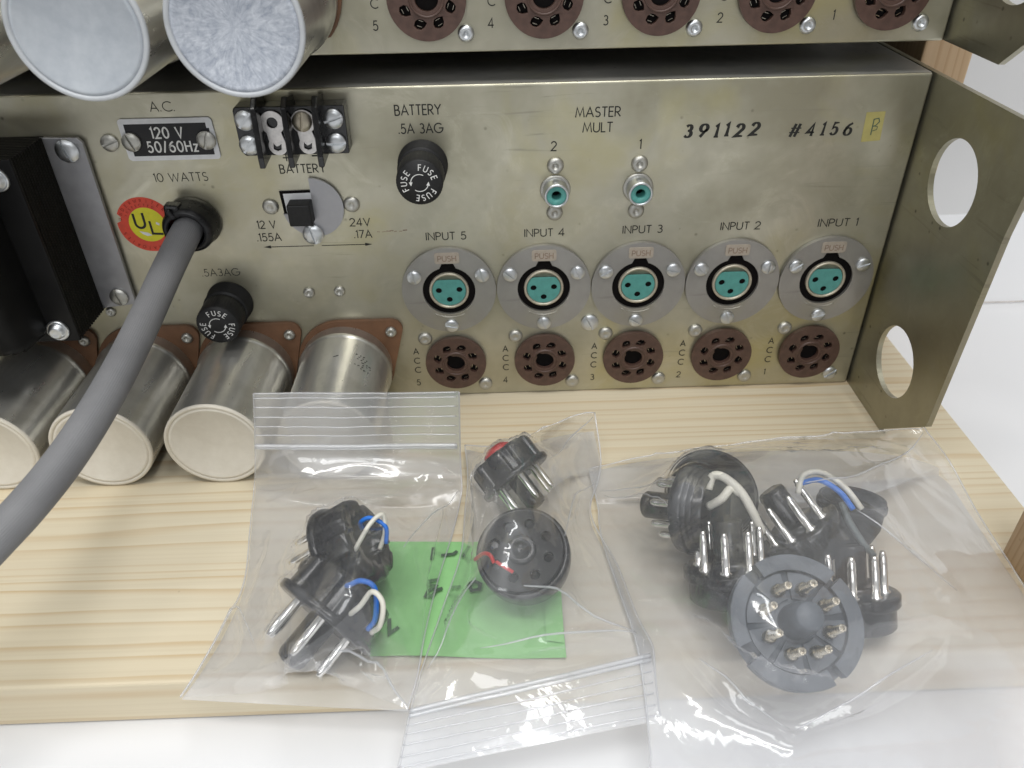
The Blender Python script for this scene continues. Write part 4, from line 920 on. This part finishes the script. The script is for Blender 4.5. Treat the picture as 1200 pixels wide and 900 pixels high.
# ================================================================== bags
def lat(Gd, u, v):
    def cr(p, t):
        n = len(p)-1; x = min(max(t, 0), 1)*n; i = min(int(x), n-1); f = x-i
        a = p[i-1] if i > 0 else 2*p[0]-p[1]; b = p[i]; c = p[i+1]; d = p[i+2] if i+2 <= n else 2*p[n]-p[n-1]
        return .5*((2*b)+(c-a)*f+(2*a-5*b+4*c-d)*f*f+(3*b-a-3*c+d)*f**3)
    return cr([cr([Vector(q) for q in r], u) for r in Gd], v)
def make_bag(name, D, label, nu, nv, seed, zips, ribs, stand_rows=0, calm=1.1, film='film'):
    t = empty(name, (0, 0, 0), label, 'plastic bag')
    Gd = D['G']
    # sample the lattice column-wise once
    P = [[lat(Gd, i/nu, j/nv) for i in range(nu+1)] for j in range(nv+1)]
    lines = []
    for pl, h, w in D['R']:
        q = [lat(Gd, u, v) for u, v in pl]; lines.append(([q[k].lerp(q[k+1], j/5) for k in range(len(q)-1) for j in range(5)]+[q[-1]], h, w))
    def ridge(p):
        s = 0
        for q, h, w in lines:
            best = 1e9; n = len(q)
            for k in range(n-1):
                a = q[k]; ab = q[k+1]-a; l2 = ab.length_squared
                tt = max(0, min(1, (p-a).dot(ab)/l2)) if l2 > 1e-9 else 0
                d = (p-(a+ab*tt)).length
                if d < best: best = d; kk = (k+tt)/(n-1)
            if best < w*5: s += h*1.5*math.exp(-(best/w)**1.1)*(.35+.65*math.sin(PI*min(1, max(0, kk*.9+.05))))
        return s
    top = []
    for j in range(nv+1):
        for i in range(nu+1):
            p = P[j][i]; a = P[j][min(i+1, nu)]-P[j][max(i-1, 0)]; b = P[min(j+1, nv)][i]-P[max(j-1, 0)][i]
            n_ = b.cross(a)
            if n_.length < 1e-6: n_ = Vector((0, 0, 1))
            n_.normalize()
            if n_.z < 0: n_ = -n_
            edge = min(i, nu-i)/nu; ed = min(1, edge*8)
            c = noise.noise(Vector((p.x*.045+seed, p.y*.045, p.z*.03)))*1.5+noise.noise(Vector((p.x*.13, p.y*.10+seed, 0)))*.55
            rg = 1-abs(noise.noise(Vector((p.x*.05+p.y*.04+seed*2, p.y*.05-p.x*.02, seed))))*2
            c += max(0, rg)**6*1.3
            if j/nv > calm: c *= max(.15, 1-(j/nv-calm)*8)
            q = p+n_*(c*ed*(.25 if j/nv < stand_rows else .7)+ridge(p)*(.3+.7*ed))
            floor = .9 if (q.y > -127 and q.x < 189) else -40
            if q.z < floor: q.z = floor
            top.append(q)
    drape(top, nu, nv)
    fs = [(j*(nu+1)+i, j*(nu+1)+i+1, (j+1)*(nu+1)+i+1, (j+1)*(nu+1)+i) for j in range(nv) for i in range(nu)]
    MB().add(top, fs, None, True).build('top_film', M[film], t, bevel=-1)
    bot = []
    for j in range(nv+1):
        for i in range(nu+1):
            p = P[j][i].copy(); v = j/nv
            if v < stand_rows: p = p+Vector((0, .8, 0)); w = 1
            else: w = max(0, 1-(v-stand_rows)*9) if stand_rows else 0
            # follow the edge outline in plan, flat on what it lies on
            L_, R_ = P[j][0], P[j][nu]; fl = L_.lerp(R_, i/nu); fl.z = (.35 if fl.y > -127 else min(.35, p.z-.5))+.15*noise.noise(Vector((fl.x*.1, fl.y*.1, seed)))
            if j < nv*.12 and not stand_rows: fl = p.copy(); fl.z = max(.35, p.z*.35)
            bot.append(p.lerp(fl, 1-w) if stand_rows else fl)
    MB().add(bot, fs, None, True).build('under_film', M['film_under'], t, bevel=-1)
    def along(v, off=0, u0=0, u1=1):
        out = []
        for i in range(nu+1):
            u = u0+(u1-u0)*i/nu; jf = v*nv; j = min(int(jf), nv-1); ff = jf-j; xi = min(int(u*nu), nu-1)
            a = top[j*(nu+1)+xi]; b = top[(j+1)*(nu+1)+xi]; out.append(a.lerp(b, ff)+Vector((0, -.15, .25+off)))
        return out
    for v, r in zips: MB().tube(along(v), r, 8).build('zip_seal', M['seal'], t)
    for v in ribs: MB().tube(along(v), .22, 6).build('rib', M['seam'], t)
    for i in (0, nu): MB().tube([top[j*(nu+1)+i]+Vector((0, 0, .1)) for j in range(nv+1)], .28, 6).build('side_seam', M['seam'], t)
    for q, h, w in lines:
        if h < 1.9: continue
        pts = []
        for p in q:
            best = min(range(len(top)), key=lambda k: (top[k].x-p.x)**2+(top[k].y-p.y)**2+.2*(top[k].z-p.z)**2)
            c = top[best]; pts.append(Vector((p.x*.6+c.x*.4, p.y*.6+c.y*.4, c.z+.12)))
        pts = [(pts[max(k-1, 0)]+pts[k]*2+pts[min(k+1, len(pts)-1)])/4 for k in range(len(pts))]
        n = len(pts); MB().tube(pts, [.03+.11*h*math.sin(PI*min(1, (k+.6)/(n+.2)))**.7 for k in range(n)], 8).build('crease_highlight', M['crease_highlight'], t)  # pale tapered tube added along the fold in place of a highlight
    if True: MB().tube(along(0 if not stand_rows else 0), .22, 6).build('edge', M['seam'], t)
    return t
from mathutils.bvhtree import BVHTree
bpy.context.view_layer.update()
_v = []; _f = []
for o in COL.objects:
    if o.type != 'MESH': continue
    q = o
    while q.parent: q = q.parent
    if q.get('category') not in ('plug', 'plug cover') or o.name.startswith('wire'): continue
    b0 = len(_v); mw = o.matrix_world
    _v += [(mw @ w.co)/S for w in o.data.vertices]; _f += [tuple(b0+i for i in fc.vertices) for fc in o.data.polygons]
CONTENTS = BVHTree.FromPolygons(_v, _f)
def drape(top, nu, nv):
    n1 = nu+1; hit = {}
    for k, q in enumerate(top):
        best = None
        for dx, dy in ((0, 0), (.8, 0), (-.8, 0), (0, .8), (0, -.8)):
            h = CONTENTS.ray_cast(Vector((q.x+dx, q.y+dy, 120)), Vector((0, 0, -1)))
            if h[0] is not None and (best is None or h[0].z > best): best = h[0].z
        if best is not None: hit[k] = best+.9
    raised = set()
    for k, z in hit.items():
        if top[k].z < z: top[k].z = z; raised.add(k)
    for it in range(14):
        near = set()
        for k in raised:
            i = k % n1; j = k//n1
            for di in (-1, 0, 1):
                for dj in (-1, 0, 1):
                    if 0 < i+di < nu and 0 < j+dj < nv: near.add((j+dj)*n1+i+di)
        new = {}
        for k in near:
            av = (top[k-1].z+top[k+1].z+top[k-n1].z+top[k+n1].z)/4
            new[k] = max(hit.get(k, -99), top[k].z*.4+av*.6)
        for k, z in new.items():
            if z > top[k].z+.02: raised.add(k)
            top[k].z = z
        raised |= near if it < 8 else set()
make_bag('zip_bag', BAG_A, 'small clear zip bag holding two fluted plugs, its zip end leaning on the capacitors', 70, 110, 3.1, ((.148, .7), (.158, .45)), (.012, .035, .06, .085, .11), .30)
make_bag('zip_bag', BAG_B, 'small clear zip bag in the middle, its zip end over the front board edge', 70, 110, 8.7, ((.765, .6), (.785, .5)), (.83, .87, .91, .95, .985), calm=.66)
make_bag('zip_bag', BAG_C, 'large clear bag on the right holding a heap of loose plug pieces', 100, 110, 14.2, (), (), calm=.60, film='film_cloudy')
bpy.context.view_layer.update()
